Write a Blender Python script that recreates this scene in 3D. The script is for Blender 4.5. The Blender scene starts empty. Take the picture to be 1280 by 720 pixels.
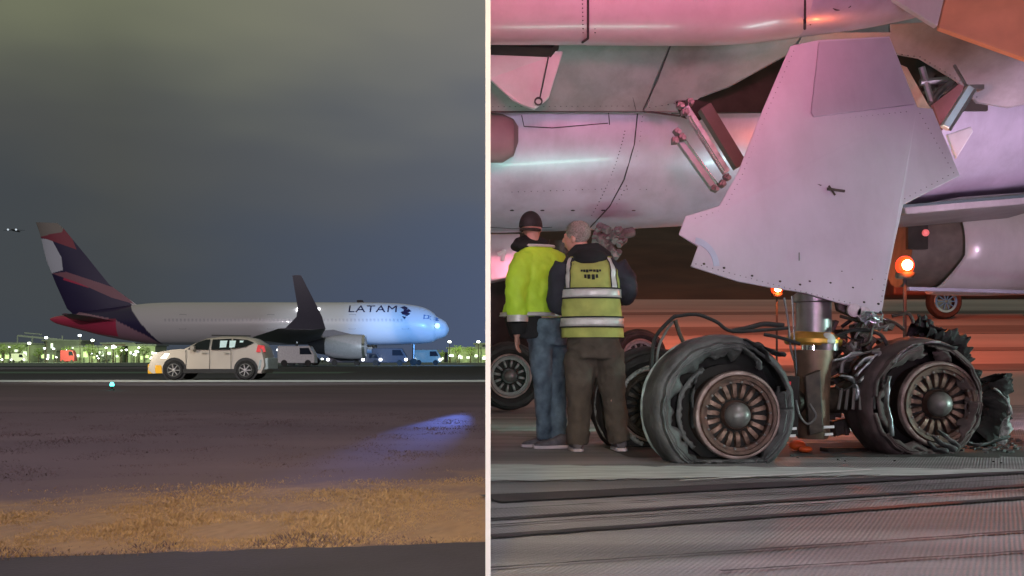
import bpy, bmesh, math, random
from mathutils import Vector, Matrix, noise
random.seed(7)
S = bpy.context.scene
COL = S.collection
F = 1370.0; CH = 0.7; HZ = 450.0
# ------------------------------------------------------------------ camera
cd = bpy.data.cameras.new('camera'); cam = bpy.data.objects.new('camera', cd); COL.objects.link(cam)
cam.location = (0, 0, CH); cam.rotation_euler = (math.radians(90), 0, 0)
cd.sensor_width = 36; cd.lens = 36 * F / 1280; cd.shift_y = (HZ - 360) / 1280
cd.clip_start = 0.05; cd.clip_end = 12000
S.camera = cam
S.view_settings.view_transform = 'Standard'; S.view_settings.look = 'None'
S.view_settings.exposure = 0; S.view_settings.gamma = 1
# ------------------------------------------------------------------ world: overcast night sky lit by city glow
W = bpy.data.worlds.new('World'); S.world = W; W.use_nodes = True
wt = W.node_tree; wt.nodes.clear()
def wn(t, **k):
    n = wt.nodes.new(t)
    for a, b in k.items(): setattr(n, a, b)
    return n
w_out = wn('ShaderNodeOutputWorld'); w_bg = wn('ShaderNodeBackground'); w_tc = wn('ShaderNodeTexCoord')
w_sep = wn('ShaderNodeSeparateXYZ'); w_ns = wn('ShaderNodeTexNoise'); w_mp = wn('ShaderNodeMapping')
w_mp.inputs['Scale'].default_value = (1.6, 1.6, 5.0)
w_ns.inputs['Scale'].default_value = 1.7; w_ns.inputs['Detail'].default_value = 3; w_ns.inputs['Roughness'].default_value = .45
wt.links.new(w_tc.outputs['Generated'], w_mp.inputs[0]); wt.links.new(w_mp.outputs[0], w_ns.inputs['Vector'])
wt.links.new(w_tc.outputs['Generated'], w_sep.inputs[0])
def wmath(op, a, b, c=None):
    n = wn('ShaderNodeMath', operation=op)
    for i, v in enumerate((a, b, c)):
        if v is None: continue
        if isinstance(v, (int, float)): n.inputs[i].default_value = v
        else: wt.links.new(v, n.inputs[i])
    return n.outputs[0]
h = wmath('MULTIPLY_ADD', w_ns.outputs['Fac'], .22, -.11)
h = wmath('ADD', h, w_sep.outputs['Z'])
h = wmath('MULTIPLY_ADD', w_sep.outputs['X'], .06, h)
def wramp(els, src):
    r = wn('ShaderNodeValToRGB'); r.color_ramp.interpolation = 'EASE'
    while len(r.color_ramp.elements) < len(els): r.color_ramp.elements.new(.5)
    for e, (p, c) in zip(r.color_ramp.elements, els): e.position = p; e.color = (*c, 1)
    wt.links.new(src, r.inputs[0]); return r.outputs[0]
ca = wramp([(0, (.050, .060, .074)), (.09, (.056, .064, .071)), (.165, (.075, .079, .076)), (.31, (.165, .175, .115)), (.6, (.19, .19, .14))], h)
cb = wramp([(0, (.074, .100, .175)), (.09, (.080, .104, .165)), (.165, (.105, .118, .150)), (.31, (.225, .215, .190)), (.6, (.20, .20, .16))], h)
fx = wmath('MULTIPLY_ADD', w_sep.outputs['X'], 3.0, 1.0)
cl = wn('ShaderNodeClamp'); wt.links.new(fx, cl.inputs[0])
mx = wn('ShaderNodeMix', data_type='RGBA'); wt.links.new(cl.outputs[0], mx.inputs[0]); wt.links.new(ca, mx.inputs[6]); wt.links.new(cb, mx.inputs[7])
wt.links.new(mx.outputs[2], w_bg.inputs[0]); w_bg.inputs[1].default_value = 1.0
wt.links.new(w_bg.outputs[0], w_out.inputs[0])
# ------------------------------------------------------------------ lamps of the place and added fill lamps
def lamp(name, kind, loc, target, energy, color, size=.3, spot=60, blend=.5, sizey=None):
    l = bpy.data.lights.new(name, kind); l.energy = energy; l.color = color
    if kind == 'AREA':
        l.size = size
        if sizey: l.shape = 'RECTANGLE'; l.size_y = sizey
    else: l.shadow_soft_size = size
    if kind == 'SPOT': l.spot_size = math.radians(spot); l.spot_blend = blend
    o = bpy.data.objects.new(name, l); COL.objects.link(o); o.location = loc
    d = Vector(target) - Vector(loc)
    o.rotation_euler = d.to_track_quat('-Z', 'Y').to_euler()
    return o
def P(px, py, D): return Vector(((px - 640) / F * D, D, CH + (HZ - py) / F * D))
def G(px, py, z=0.0):
    D = (CH - z) * F / (py - HZ); return Vector(((px - 640) / F * D, D, z))
# right-hand side: rescue floodlights and added fills round the damaged landing gear
lamp('door_floodlight', 'SPOT', (2.5, -1.2, .9), (2.75, 8.6, 3.35), 930, (1, .43, .84), .35, 33, .55)
lamp('crew_fill', 'SPOT', (1.6, -1.5, 2.6), (.55, 8.5, 1.1), 330, (1, .95, .82), .12, 17, .7)  # added fill for the two men, no such lamp stands here
lamp('tyre_rim_fill', 'SPOT', (.02, 2.55, .13), (1.15, 7.3, .42), 130, (.72, 1, .88), .03, 14, .8)  # added low spot giving the front tyre a pale greenish edge
lamp('gear_fill', 'SPOT', (5.4, .6, 2.3), (2.6, 8.0, .45), 300, (1, .84, .84), .10, 36, .7)  # added hard light that brings out the wheels
lamp('ground_fill', 'SPOT', (2.6, 3.6, 7.5), (2.5, 4.0, 0), 860, (.92, .93, 1), .6, 68, .7)  # added light from above, only to brighten the near tarmac
lamp('pink_floodlight', 'SPOT', (2.2, 2.0, 2.8), (2.6, 9.6, 4.3), 420, (1, .25, .36), .4, 20, .9)
lamp('lavender_fill', 'SPOT', (5.9, 9.0, 1.5), (5.8, 14, 2.3), 640, (1, .74, 1), .3, 110, .6)  # added far fill for the fuselage end and engine cowl
lamp('magenta_floodlight', 'SPOT', (.4, 1.8, 2.7), (.75, 10.0, 3.75), 2700, (1, .22, .36), .5, 38, .9)
lamp('white_floodlight', 'SPOT', (7.2, 7.0, .75), (-.4, 9.6, .9), 520, (.62, 1, .90), .12, 46, .5)
lamp('strut_fill', 'SPOT', (5.0, 5.2, 1.7), P(1197, 137, 9.9), 420, (.55, .88, 1), .08, 6, .6)  # added narrow spot that whitens the door strut
lamp('sheen_strip_fill', 'AREA', (1.3, -2.2, .75), (1.2, 11, 2.6), 110, (.92, .78, 1), 2.6, sizey=.12)  # added long lamp behind the viewer, draws a streak of sheen
lamp('belly_fill', 'AREA', P(730, 512, 10.5), (1.1, 12.6, 2.2), 27, (.50, 1, .80), 1.6, sizey=.08)  # added unseen strip that greens the belly from below
lamp('belly_fill', 'AREA', P(1062, 520, 10.6), (5.0, 12.6, 2.9), 40, (.60, .95, .90), 1.0, sizey=.1)  # second added strip for the right half of the belly
lamp('amber_floodlight', 'SPOT', (6.0, 6.4, 2.9), (4.0, 8.9, 3.5), 60, (1, .42, .16), .12, 17, .6)
lamp('red_floodlight', 'SPOT', (9, 14, 7.5), (6, 41, 3.0), 12000, (1, .11, .035), .4, 80, .6)
lamp('red_back_floodlight', 'SPOT', (.8, 15, 6.5), (7, 48, 4), 8000, (1, .17, .07), .4, 80, .6)
# left-hand side: roadside lamps over the verge, emergency lights at the aircraft, added fills
lamp('verge_lamp', 'SPOT', (-.5, -1.5, 4.2), (-.7, 5.4, 0), 950, (1, .64, .22), .15, 32, .9)
lamp('purple_verge_fill', 'SPOT', (-3.8, -2.0, 4.2), (-2.6, 5.6, 0), 150, (.85, .62, .85), .2, 50, .8)  # added purple fill over the near verge
lamp('divider_fill', 'SPOT', (.03, -3.5, 1.2), (-.075, 3.4, 1.1), 620, (.86, .93, 1), .1, 26, .6)  # added spot to whiten the end of the divider
lamp('blue_rescue_light', 'SPOT', (0, 112, 5), (-12.5, 144, 4.2), 64000, (.14, .42, 1), .5, 33, .7)
lamp('ramp_floodlight', 'SPOT', (-46, 60, 16), (-34, 143, 4), 42000, (.95, .80, .88), .8, 60, .7)
lamp('front_floodlight', 'SPOT', (-6, 104, 3.5), (-23, 143, 3.4), 26000, (.72, .88, 1), .5, 26, .7)
lamp('road_lamp', 'SPOT', (-17, 27, 5.0), (-12.0, 39, .8), 1500, (1, .86, .66), .3, 42, .7)
lamp('runway_fill', 'SPOT', (-8, 24, 10), (-9.5, 45, 0), 3000, (.80, .95, 1), .3, 75, .5)  # added spot to lift the runway and its white line
lamp('blue_streak_fill', 'SPOT', (-.47, 19, .6), (-.80, 11.6, 0), 3200, (.14, .24, 1), .04, 6.5, 1)  # added unseen spot that draws the blue streak on the verge
lamp('wide_verge_fill', 'AREA', (-14, -4, 12), (-6, 22, 0), 2000, (.92, .72, .92), 3)  # added wide fill, tints the verge purple

# ------------------------------------------------------------------ materials
MATS = {}
def mat(name, col, rough=.6, metal=0.0, var=.12, scale=6, bump=0.0, bscale=None, emit=0.0, ecol=None, coat=0.0, col2=None, spec=None, stretch=None, trans=0, grime=0):
    if name in MATS: return MATS[name]
    m = bpy.data.materials.new(name); m.use_nodes = True; t = m.node_tree; b = t.nodes['Principled BSDF']
    b.inputs['Roughness'].default_value = rough; b.inputs['Metallic'].default_value = metal
    if coat: b.inputs['Coat Weight'].default_value = coat; b.inputs['Coat Roughness'].default_value = .12
    if spec is not None: b.inputs['Specular IOR Level'].default_value = spec
    if trans: b.inputs['Transmission Weight'].default_value = trans
    if emit:
        b.inputs['Emission Color'].default_value = (*(ecol or col), 1); b.inputs['Emission Strength'].default_value = emit
    tc = t.nodes.new('ShaderNodeTexCoord'); mp = t.nodes.new('ShaderNodeMapping')
    t.links.new(tc.outputs['Object'], mp.inputs[0])
    if stretch: mp.inputs['Scale'].default_value = stretch
    n = t.nodes.new('ShaderNodeTexNoise'); n.inputs['Scale'].default_value = scale; n.inputs['Detail'].default_value = 6
    t.links.new(mp.outputs[0], n.inputs['Vector'])
    r = t.nodes.new('ShaderNodeValToRGB'); r.color_ramp.elements[0].position = .3; r.color_ramp.elements[1].position = .7
    c2 = col2 or tuple(min(1, c * (1 + var)) for c in col); c1 = tuple(c * (1 - var) for c in col) if not col2 else col
    r.color_ramp.elements[0].color = (*c1, 1); r.color_ramp.elements[1].color = (*c2, 1)
    t.links.new(n.outputs['Fac'], r.inputs[0]); t.links.new(r.outputs[0], b.inputs['Base Color'])
    if grime:
        mg = t.nodes.new('ShaderNodeMapping'); mg.inputs['Scale'].default_value = (2.2, 2.2, .5); t.links.new(tc.outputs['Object'], mg.inputs[0])
        n3 = t.nodes.new('ShaderNodeTexNoise'); n3.inputs['Scale'].default_value = 1.6; n3.inputs['Detail'].default_value = 9; n3.inputs['Roughness'].default_value = .7; t.links.new(mg.outputs[0], n3.inputs['Vector'])
        r3 = t.nodes.new('ShaderNodeValToRGB'); r3.color_ramp.elements[0].position = .36; r3.color_ramp.elements[1].position = .56
        r3.color_ramp.elements[0].color = (.42, .38, .36, 1); r3.color_ramp.elements[1].color = (1, 1, 1, 1); t.links.new(n3.outputs['Fac'], r3.inputs[0])
        mm_ = t.nodes.new('ShaderNodeMix'); mm_.data_type = 'RGBA'; mm_.blend_type = 'MULTIPLY'; mm_.inputs[0].default_value = grime
        t.links.new(r.outputs[0], mm_.inputs[6]); t.links.new(r3.outputs[0], mm_.inputs[7]); t.links.new(mm_.outputs[2], b.inputs['Base Color'])
    if bump:
        n2 = t.nodes.new('ShaderNodeTexNoise'); n2.inputs['Scale'].default_value = bscale or scale * 3; n2.inputs['Detail'].default_value = 5
        t.links.new(mp.outputs[0], n2.inputs['Vector'])
        bp = t.nodes.new('ShaderNodeBump'); bp.inputs['Strength'].default_value = bump; bp.inputs['Distance'].default_value = .008
        t.links.new(n2.outputs['Fac'], bp.inputs['Height']); t.links.new(bp.outputs[0], b.inputs['Normal'])
    MATS[name] = m; return m
def vcmat(name, rough, coat=0, var=.1):
    m = bpy.data.materials.new(name); m.use_nodes = True; t = m.node_tree; b = t.nodes['Principled BSDF']
    a = t.nodes.new('ShaderNodeAttribute'); a.attribute_name = 'paint'
    t.links.new(a.outputs['Color'], b.inputs['Base Color']); b.inputs['Roughness'].default_value = rough
    b.inputs['Coat Weight'].default_value = coat
    MATS[name] = m; return m
M_white = mat('white_paint', (.72, .72, .70), .45, 0, .05, 3, .05, 20)
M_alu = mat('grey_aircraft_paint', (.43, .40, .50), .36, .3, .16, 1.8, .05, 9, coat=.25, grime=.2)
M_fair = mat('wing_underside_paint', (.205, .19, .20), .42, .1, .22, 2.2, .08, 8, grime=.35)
M_door = mat('gear_door_paint', (.50, .46, .52), .55, 0, .08, 2.0, .05, 30, grime=.12)
M_gloss = mat('gloss_fairing_paint', (.52, .46, .48), .28, .1, .10, 1.6, .04, 6, coat=.4, grime=.18)
M_flap = mat('amber_lit_flap_paint', (.62, .26, .14), .5, 0, .12, 4, .06, 30)  # amber light put into the panel's base colour
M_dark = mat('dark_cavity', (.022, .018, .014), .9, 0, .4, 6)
M_seam = mat('seam_sealant', (.035, .03, .03), .8)
M_rub = mat('burnt_rubber', (.020, .018, .018), .72, 0, .5, 9, .8, 30)
M_rub2 = mat('scuffed_rubber', (.020, .019, .020), .55, 0, .45, 5, .9, 40, col2=(.13, .13, .13))
M_fib = mat('torn_tyre_fabric', (.10, .10, .10), .8, 0, .3, 30, .9, 60, col2=(.48, .50, .49))
M_rim = mat('sooty_bronze_rim', (.045, .024, .018), .55, .3, .4, 14, .4, 50, col2=(.17, .092, .070))
M_hub = mat('dusty_hub_metal', (.20, .18, .175), .4, .5, .25, 14, .2, 40)
M_rimd = mat('dark_wheel_recess', (.018, .014, .013), .8)
M_steel = mat('strut_steel', (.26, .25, .25), .38, .7, .2, 9, .1, 30)
M_dsteel = mat('oily_dark_steel', (.022, .017, .014), .5, .3, .5, 12, .4, 30, col2=(.085, .06, .045))
M_gold = mat('brass_collar', (.55, .33, .06), .4, .6, .2, 14)
M_chrome = mat('polished_cylinder', (.75, .75, .75), .12, 1, .05)
M_hose = mat('black_hose', (.02, .02, .02), .45)
M_silv = mat('foil_blanket', (.60, .66, .68), .28, .8, .3, 25, .8, 40)
M_pink = mat('primer_pink_rod', (.40, .37, .38), .5, .1, .3, 14, .3)
M_orange = mat('orange_plastic', (.85, .12, .02), .5)
M_redref = mat('red_reflector', (.8, .03, .05), .3, emit=.15)
M_bar = mat('white_tape', (.8, .8, .8), .6)
# ------------------------------------------------------------------ mesh builder
def tagt(o, label=None, cat=None, group=None, kind=None):
    if label: o['label'] = label
    if cat: o['category'] = cat
    if group: o['group'] = group
    if kind: o['kind'] = kind
    return o
def empty(name, loc, label, cat, group=None, rz=0):
    o = bpy.data.objects.new(name, None); COL.objects.link(o); o.location = loc; o.rotation_euler = (0, 0, rz)
    o.empty_display_size = .2
    return tagt(o, label, cat, group)
def frame(d):
    d = Vector(d).normalized(); up = Vector((0, 0, 1)) if abs(d.z) < .95 else Vector((1, 0, 0))
    a = d.cross(up).normalized(); b = a.cross(d).normalized(); return a, b
class MB:
    def __init__(s): s.v = []; s.f = []; s.m = []
    def add(s, vs, fs, m=0):
        o = len(s.v); s.v += [Vector(v) for v in vs]; s.f += [tuple(i + o for i in f) for f in fs]; s.m += [m] * len(fs); return s
    def box(s, c, sz, R=None, m=0):
        c = Vector(c); hx, hy, hz = [a / 2 for a in sz]
        vs = [Vector((x, y, z)) for x in (-hx, hx) for y in (-hy, hy) for z in (-hz, hz)]
        if R is not None: vs = [R @ v for v in vs]
        return s.add([c + v for v in vs], [(0, 1, 3, 2), (4, 6, 7, 5), (0, 4, 5, 1), (2, 3, 7, 6), (0, 2, 6, 4), (1, 5, 7, 3)], m)
    def beam(s, p0, p1, w, h, m=0):
        p0, p1 = Vector(p0), Vector(p1); a, b = frame(p1 - p0); a *= w / 2; b *= h / 2
        vs = [p + x * a + y * b for p in (p0, p1) for x, y in ((-1, -1), (1, -1), (1, 1), (-1, 1))]
        return s.add(vs, [(3, 2, 1, 0), (4, 5, 6, 7), (0, 1, 5, 4), (1, 2, 6, 5), (2, 3, 7, 6), (3, 0, 4, 7)], m)
    def loft(s, rings, cap=True, closed=True, m=0):
        n = len(rings[0]); vs = [p for r in rings for p in r]; fs = []
        for i in range(len(rings) - 1):
            for j in range(n if closed else n - 1):
                k = (j + 1) % n; fs.append((i * n + j, i * n + k, (i + 1) * n + k, (i + 1) * n + j))
        if cap and closed: fs.append(tuple(range(n - 1, -1, -1))); fs.append(tuple((len(rings) - 1) * n + j for j in range(n)))
        return s.add(vs, fs, m)
    def tube(s, pts, r, n=10, m=0, smooth=0):
        pts = [Vector(p) for p in pts]
        rr = r if isinstance(r, (list, tuple)) else [r] * len(pts)
        if smooth: pts, rr = catmull(pts, rr, smooth)
        rings = []; ap = None
        for i, p in enumerate(pts):
            d = (pts[min(i + 1, len(pts) - 1)] - pts[max(i - 1, 0)]).normalized()
            if ap is None: a, b = frame(d)
            else:
                a = (ap - d * ap.dot(d)).normalized(); b = a.cross(d).normalized()
            ap = a
            rings.append([p + rr[i] * (math.cos(2 * math.pi * j / n) * a + math.sin(2 * math.pi * j / n) * b) for j in range(n)])
        return s.loft(rings, m=m)
    def prism(s, pts, off, m=0):
        pts = [Vector(p) for p in pts]; off = Vector(off); n = len(pts)
        vs = pts + [p + off for p in pts]
        fs = [tuple(range(n)), tuple(range(2 * n - 1, n - 1, -1))] + [(i, i + n, (i + 1) % n + n, (i + 1) % n) for i in range(n)]
        return s.add(vs, fs, m)
    def lathe(s, prof, c, ax, n=32, m=0, cap=True, a0=0, a1=2 * math.pi):
        c = Vector(c); ax = Vector(ax).normalized(); a, b = frame(ax); full = abs(a1 - a0 - 2 * math.pi) < 1e-4
        k = n if full else n + 1
        rings = [[c + ax * z + r * (math.cos(a0 + (a1 - a0) * j / n) * a + math.sin(a0 + (a1 - a0) * j / n) * b) for j in range(k)] for r, z in prof]
        return s.loft(rings, cap=cap and full, closed=full, m=m)
    def ball(s, c, r, sc=(1, 1, 1), n=12, m=0, R=None):
        c = Vector(c); rings = []
        for i in range(1, n):
            t = math.pi * i / n
            ring = [Vector((r * sc[0] * math.sin(t) * math.cos(2 * math.pi * j / (2 * n)), r * sc[1] * math.sin(t) * math.sin(2 * math.pi * j / (2 * n)), r * sc[2] * math.cos(t))) for j in range(2 * n)]
            rings.append([c + (R @ p if R is not None else p) for p in ring])
        return s.loft(rings, m=m)
    def build(s, name, mats, parent=None, local=False, smooth=True, bevel=0, ang=35, solid=0, remesh=0, disp=0, dscale=.12, recalc=True):
        me = bpy.data.meshes.new(name); me.from_pydata([tuple(v) for v in s.v], [], s.f)
        mats = mats if isinstance(mats, (list, tuple)) else [mats]
        for x in mats: me.materials.append(x)
        me.polygons.foreach_set('material_index', s.m)
        if recalc:
            bm = bmesh.new(); bm.from_mesh(me); bmesh.ops.recalc_face_normals(bm, faces=bm.faces); bm.to_mesh(me); bm.free()
        if smooth:
            me.polygons.foreach_set('use_smooth', [True] * len(me.polygons)); me.set_sharp_from_angle(angle=math.radians(ang))
        o = bpy.data.objects.new(name, me); COL.objects.link(o)
        if parent is not None:
            o.parent = parent
            if not local:
                r = parent
                off = Vector()
                while r is not None: off += r.location; r = r.parent
                me.transform(Matrix.Translation(-off))
        if bevel:
            b = o.modifiers.new('bevel', 'BEVEL'); b.width = bevel; b.segments = 2; b.limit_method = 'ANGLE'
        if solid:
            b = o.modifiers.new('solid', 'SOLIDIFY'); b.thickness = solid; b.offset = 0
        if remesh:
            b = o.modifiers.new('remesh', 'REMESH'); b.mode = 'VOXEL'; b.voxel_size = remesh; b.use_smooth_shade = True
            b = o.modifiers.new('smooth', 'SMOOTH'); b.iterations = 5; b.factor = .6
        if disp:
            tx = bpy.data.textures.new(name + '_folds', 'CLOUDS'); tx.noise_scale = dscale; tx.noise_depth = 2
            b = o.modifiers.new('folds', 'DISPLACE'); b.texture = tx; b.strength = disp; b.mid_level = .5
        return o
def catmull(pts, rr, k):
    P_, R_ = [], []; n = len(pts)
    for i in range(n - 1):
        p0, p1, p2, p3 = pts[max(i - 1, 0)], pts[i], pts[i + 1], pts[min(i + 2, n - 1)]
        for j in range(k):
            t = j / k
            P_.append(.5 * ((2 * p1) + (p2 - p0) * t + (2 * p0 - 5 * p1 + 4 * p2 - p3) * t * t + (3 * p1 - p0 - 3 * p2 + p3) * t ** 3))
            R_.append(rr[i] * (1 - t) + rr[i + 1] * t)
    P_.append(pts[-1]); R_.append(rr[-1]); return P_, R_
def sheet(name, mt, pts, kind='structure', parent=None):
    o = MB().add(pts, [tuple(range(len(pts)))]).build(name, mt, parent, smooth=False)
    if kind and parent is None: o['kind'] = kind
    return o
WX = lambda D: -.0219 * D          # line of the added divider wall

# ================================================================== SETTING
M_turf = mat('dry_dark_turf', (.115, .085, .095), .95, 0, .3, .5, .25, 10, col2=(.175, .130, .135), stretch=(.35, 1, 1))
M_far = mat('far_turf', (.05, .075, .075), .95, 0, .3, .05, .3, 1, col2=(.09, .12, .12), stretch=(.3, 1, 1))
M_asph = mat('dark_asphalt', (.05, .05, .06), .95, 0, .15, 2, .4, 60)
M_line = mat('road_marking', (.75, .75, .72), .7, 0, .15, 3)
M_straw = mat('dry_straw_grass', (.30, .20, .09), .9, 0, .3, 14, col2=(.48, .34, .17))
M_straw2 = mat('brown_weeds', (.105, .075, .075), .9, 0, .3, 1.2, col2=(.18, .13, .12))
gx = 6000
sheet('ground', M_far, [(-gx, -60, -.06), (gx, -60, -.06), (gx, 9000, -.06), (-gx, 9000, -.06)])
# verge with a gently uneven surface between near road and runway
def terrain(name, mt, x0, x1, y0, y1, nx, ny, zf, xc=None):
    vs = []; fs = []
    for j in range(ny + 1):
        y = y0 + (y1 - y0) * (j / ny) ** 1.6
        for i in range(nx + 1):
            xl = xc[0](y) if xc else x0; xr = xc[1](y) if xc else x1
            x = xl + (xr - xl) * i / nx; vs.append((x, y, zf(x, y)))
    for j in range(ny):
        for i in range(nx): a = j * (nx + 1) + i; fs.append((a, a + 1, a + nx + 2, a + nx + 1))
    o = MB().add(vs, fs).build(name, mt, ang=80); o['kind'] = 'structure'; return o
def vz(x, y):
    k = min(1, max(0, (y - 4) / 2)) * min(1, max(0, (34 - y) / 8))
    return -.004 + .022 * k * (noise.noise(Vector((x * .35, y * .35, 0))) + .4 * noise.noise(Vector((x * 1.3, y * 1.3, 4))))
terrain('grass_verge', M_turf, 0, 0, 2.2, 34.6, 60, 90, vz, (lambda y: -60, lambda y: WX(y)))
ed_ = [(x, 4.2 + .2 * max(x, -3.4) + .05 * noise.noise(Vector((x * 3, 1, 1))) + .05 * noise.noise(Vector((x * 11, 1, 1))), .006) for x in [WX(4.2) - i * .04 for i in range(110)]]
sheet('near_road', M_asph, [(-60, -6, -.002), (0, -6, -.002)] + ed_ + [(-60, 3.4, .006)])
sheet('runway', M_asph, [(-400, 34.6, 0), (WX(34.6), 34.6, 0), (WX(62), 62, 0), (300, 62, 0), (300, 110, 0), (-400, 110, 0)])
sheet('runway_edge_line', M_line, [(-400, 34.75, .005), (WX(34.75), 34.75, .005), (WX(38), 38.0, .005), (-400, 38.0, .005)])
M_glow = mat('pale_apron_concrete', (.16, .20, .20), .9, 0, .15, .2)
sheet('apron', M_glow, [(-400, 122, 0), (300, 122, 0), (300, 340, 0), (-400, 340, 0)])
sheet('taxiway_stripe', mat('green_turf_strip', (.12, .20, .16), .9, 0, .2, .1), [(-400, 62, .005), (-9, 57, .005), (-9, 64, .005), (-400, 84, .005)])
def straw_soil():
    vs = []; fs = []; cs = []; nx, ny = 420, 70; ds, tf = (.33, .225, .12), (.145, .108, .112)
    for i in range(nx + 1):
        x = -6 + (6 - .09) * i / nx
        a = 3.95 + .2 * x + .06 * noise.noise(Vector((x * 3, 0, 1))); b = 7.6 + .45 * x; b = max(b, a + .4)
        for j in range(ny + 1):
            y = a + (b - a) * j / ny; xx = min(x, WX(y)); vs.append((xx, y, vz(xx, y) + .0045))
            n_ = noise.noise(Vector((x * 2.2, y * 3, 5))) + .6 * noise.noise(Vector((x * 9, y * 9, 2)))
            e0 = min(1, max(0, (y - (4.15 + .2 * x) + .10 * n_) / .22)); e1 = min(1, max(0, ((6.85 + .45 * x) - y + .45 * n_) / .9))
            k_ = e0 * e1 * (.82 + .25 * n_); cs.append(tuple(tf[q] * (1 - k_) + ds[q] * k_ * (1 + .25 * noise.noise(Vector((x * 30, y * 30, q * .1)))) for q in range(3)))
    for i in range(nx):
        for j in range(ny): k_ = i * (ny + 1) + j; fs.append((k_, k_ + 1, k_ + ny + 2, k_ + ny + 1))
    o = MB().add(vs, fs).build('straw_soil', vcmat('straw_covered_soil', .95), ang=80, recalc=False); o['kind'] = 'structure'
    at = o.data.color_attributes.new('paint', 'FLOAT_COLOR', 'POINT')
    for i, c in enumerate(cs): at.data[i].color = (*c, 1)
straw_soil()
# straw grass in front (nobody could count it)
def grass(name, mt, n, y0, y1, h0, h1, xl=-4.5, dens=None, wid=.0042):
    vs = []; fs = []; c = 0
    while c < n:
        y = y0 + (y1 - y0) * random.random()
        x = WX(y) - .03 + (xl * y / 6 - WX(y)) * random.random()
        cl = noise.noise(Vector((x * 2.2, y * 2.2, 9)))
        if dens and random.random() > dens(x, y): continue
        if random.random() < (.15 if cl > 0 else min(.75, .15 - cl * 1.6)): continue
        z = vz(x, y) - .01; hh = (h0 + (h1 - h0) * random.random()) * (1 + .8 * cl)
        a = random.random() * 6.28; lx, ly = math.cos(a), math.sin(a); ln = hh * (.2 + .9 * random.random())
        b = random.random() * 6.28; w = wid * (.6 + .8 * random.random()); dx, dy = math.cos(b) * w, math.sin(b) * w
        o = len(vs)
        vs += [(x - dx, y - dy, z), (x + dx, y + dy, z), (x + lx * ln * .4 + dx * .7, y + ly * ln * .4 + dy * .7, z + hh * .6), (x + lx * ln * .4 - dx * .7, y + ly * ln * .4 - dy * .7, z + hh * .6), (x + lx * ln, y + ly * ln, z + hh)]
        fs += [(o, o + 1, o + 2, o + 3), (o + 3, o + 2, o + 4)]; c += 1
    o = MB().add(vs, fs).build(name, mt, smooth=False, recalc=False); o['kind'] = 'stuff'; return o
tagt(grass('dry_grass', M_straw, 90000, 3.5, 7.2, .007, .026, dens=lambda x, y: 0 if y < 4.22 + .2 * x + .12 * noise.noise(Vector((x * 3, 0, 1))) else max(0, min(1, (7.1 + .45 * x + .25 * noise.noise(Vector((x * 2, 0, 5))) - y) / 1.1))), 'pale dry straw grass along the near road edge', 'grass')
tagt(grass('brown_grass', M_straw2, 70000, 4.9, 15, .005, .018, xl=-4.2, wid=.005, dens=lambda x, y: 1 if y > 5.9 + .45 * x else 0), 'short dark brown grass behind the straw strip', 'grass')

tagt(grass('verge_weeds', M_straw2, 2500, 3.5, 4.9, .012, .032, wid=.004, dens=lambda x, y: 1 if abs(y - (4.3 + .2 * x)) < .22 * (.4 + abs(noise.noise(Vector((x * 4, y, 3))))) and noise.noise(Vector((x * 3, 2, 2))) > -.1 else 0), 'straggly dark weeds where the straw grass meets the road', 'grass')
# added white divider between airfield and tarmac, also keeps their light apart
m = MB()
prev = None
t = .0080
y0, y1 = 3.42, 112
m.prism([(WX(y0) - t, y0, -.05), (WX(y0) + t, y0, -.05), (WX(y1) + t, y1, -.05), (WX(y1) - t, y1, -.05)], (0, 0, 21.5))
tagt(m.build('added_divider_wall', M_white, smooth=False), 'thin tall white wall added to divide the verge view from the tarmac view', 'wall')

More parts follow.
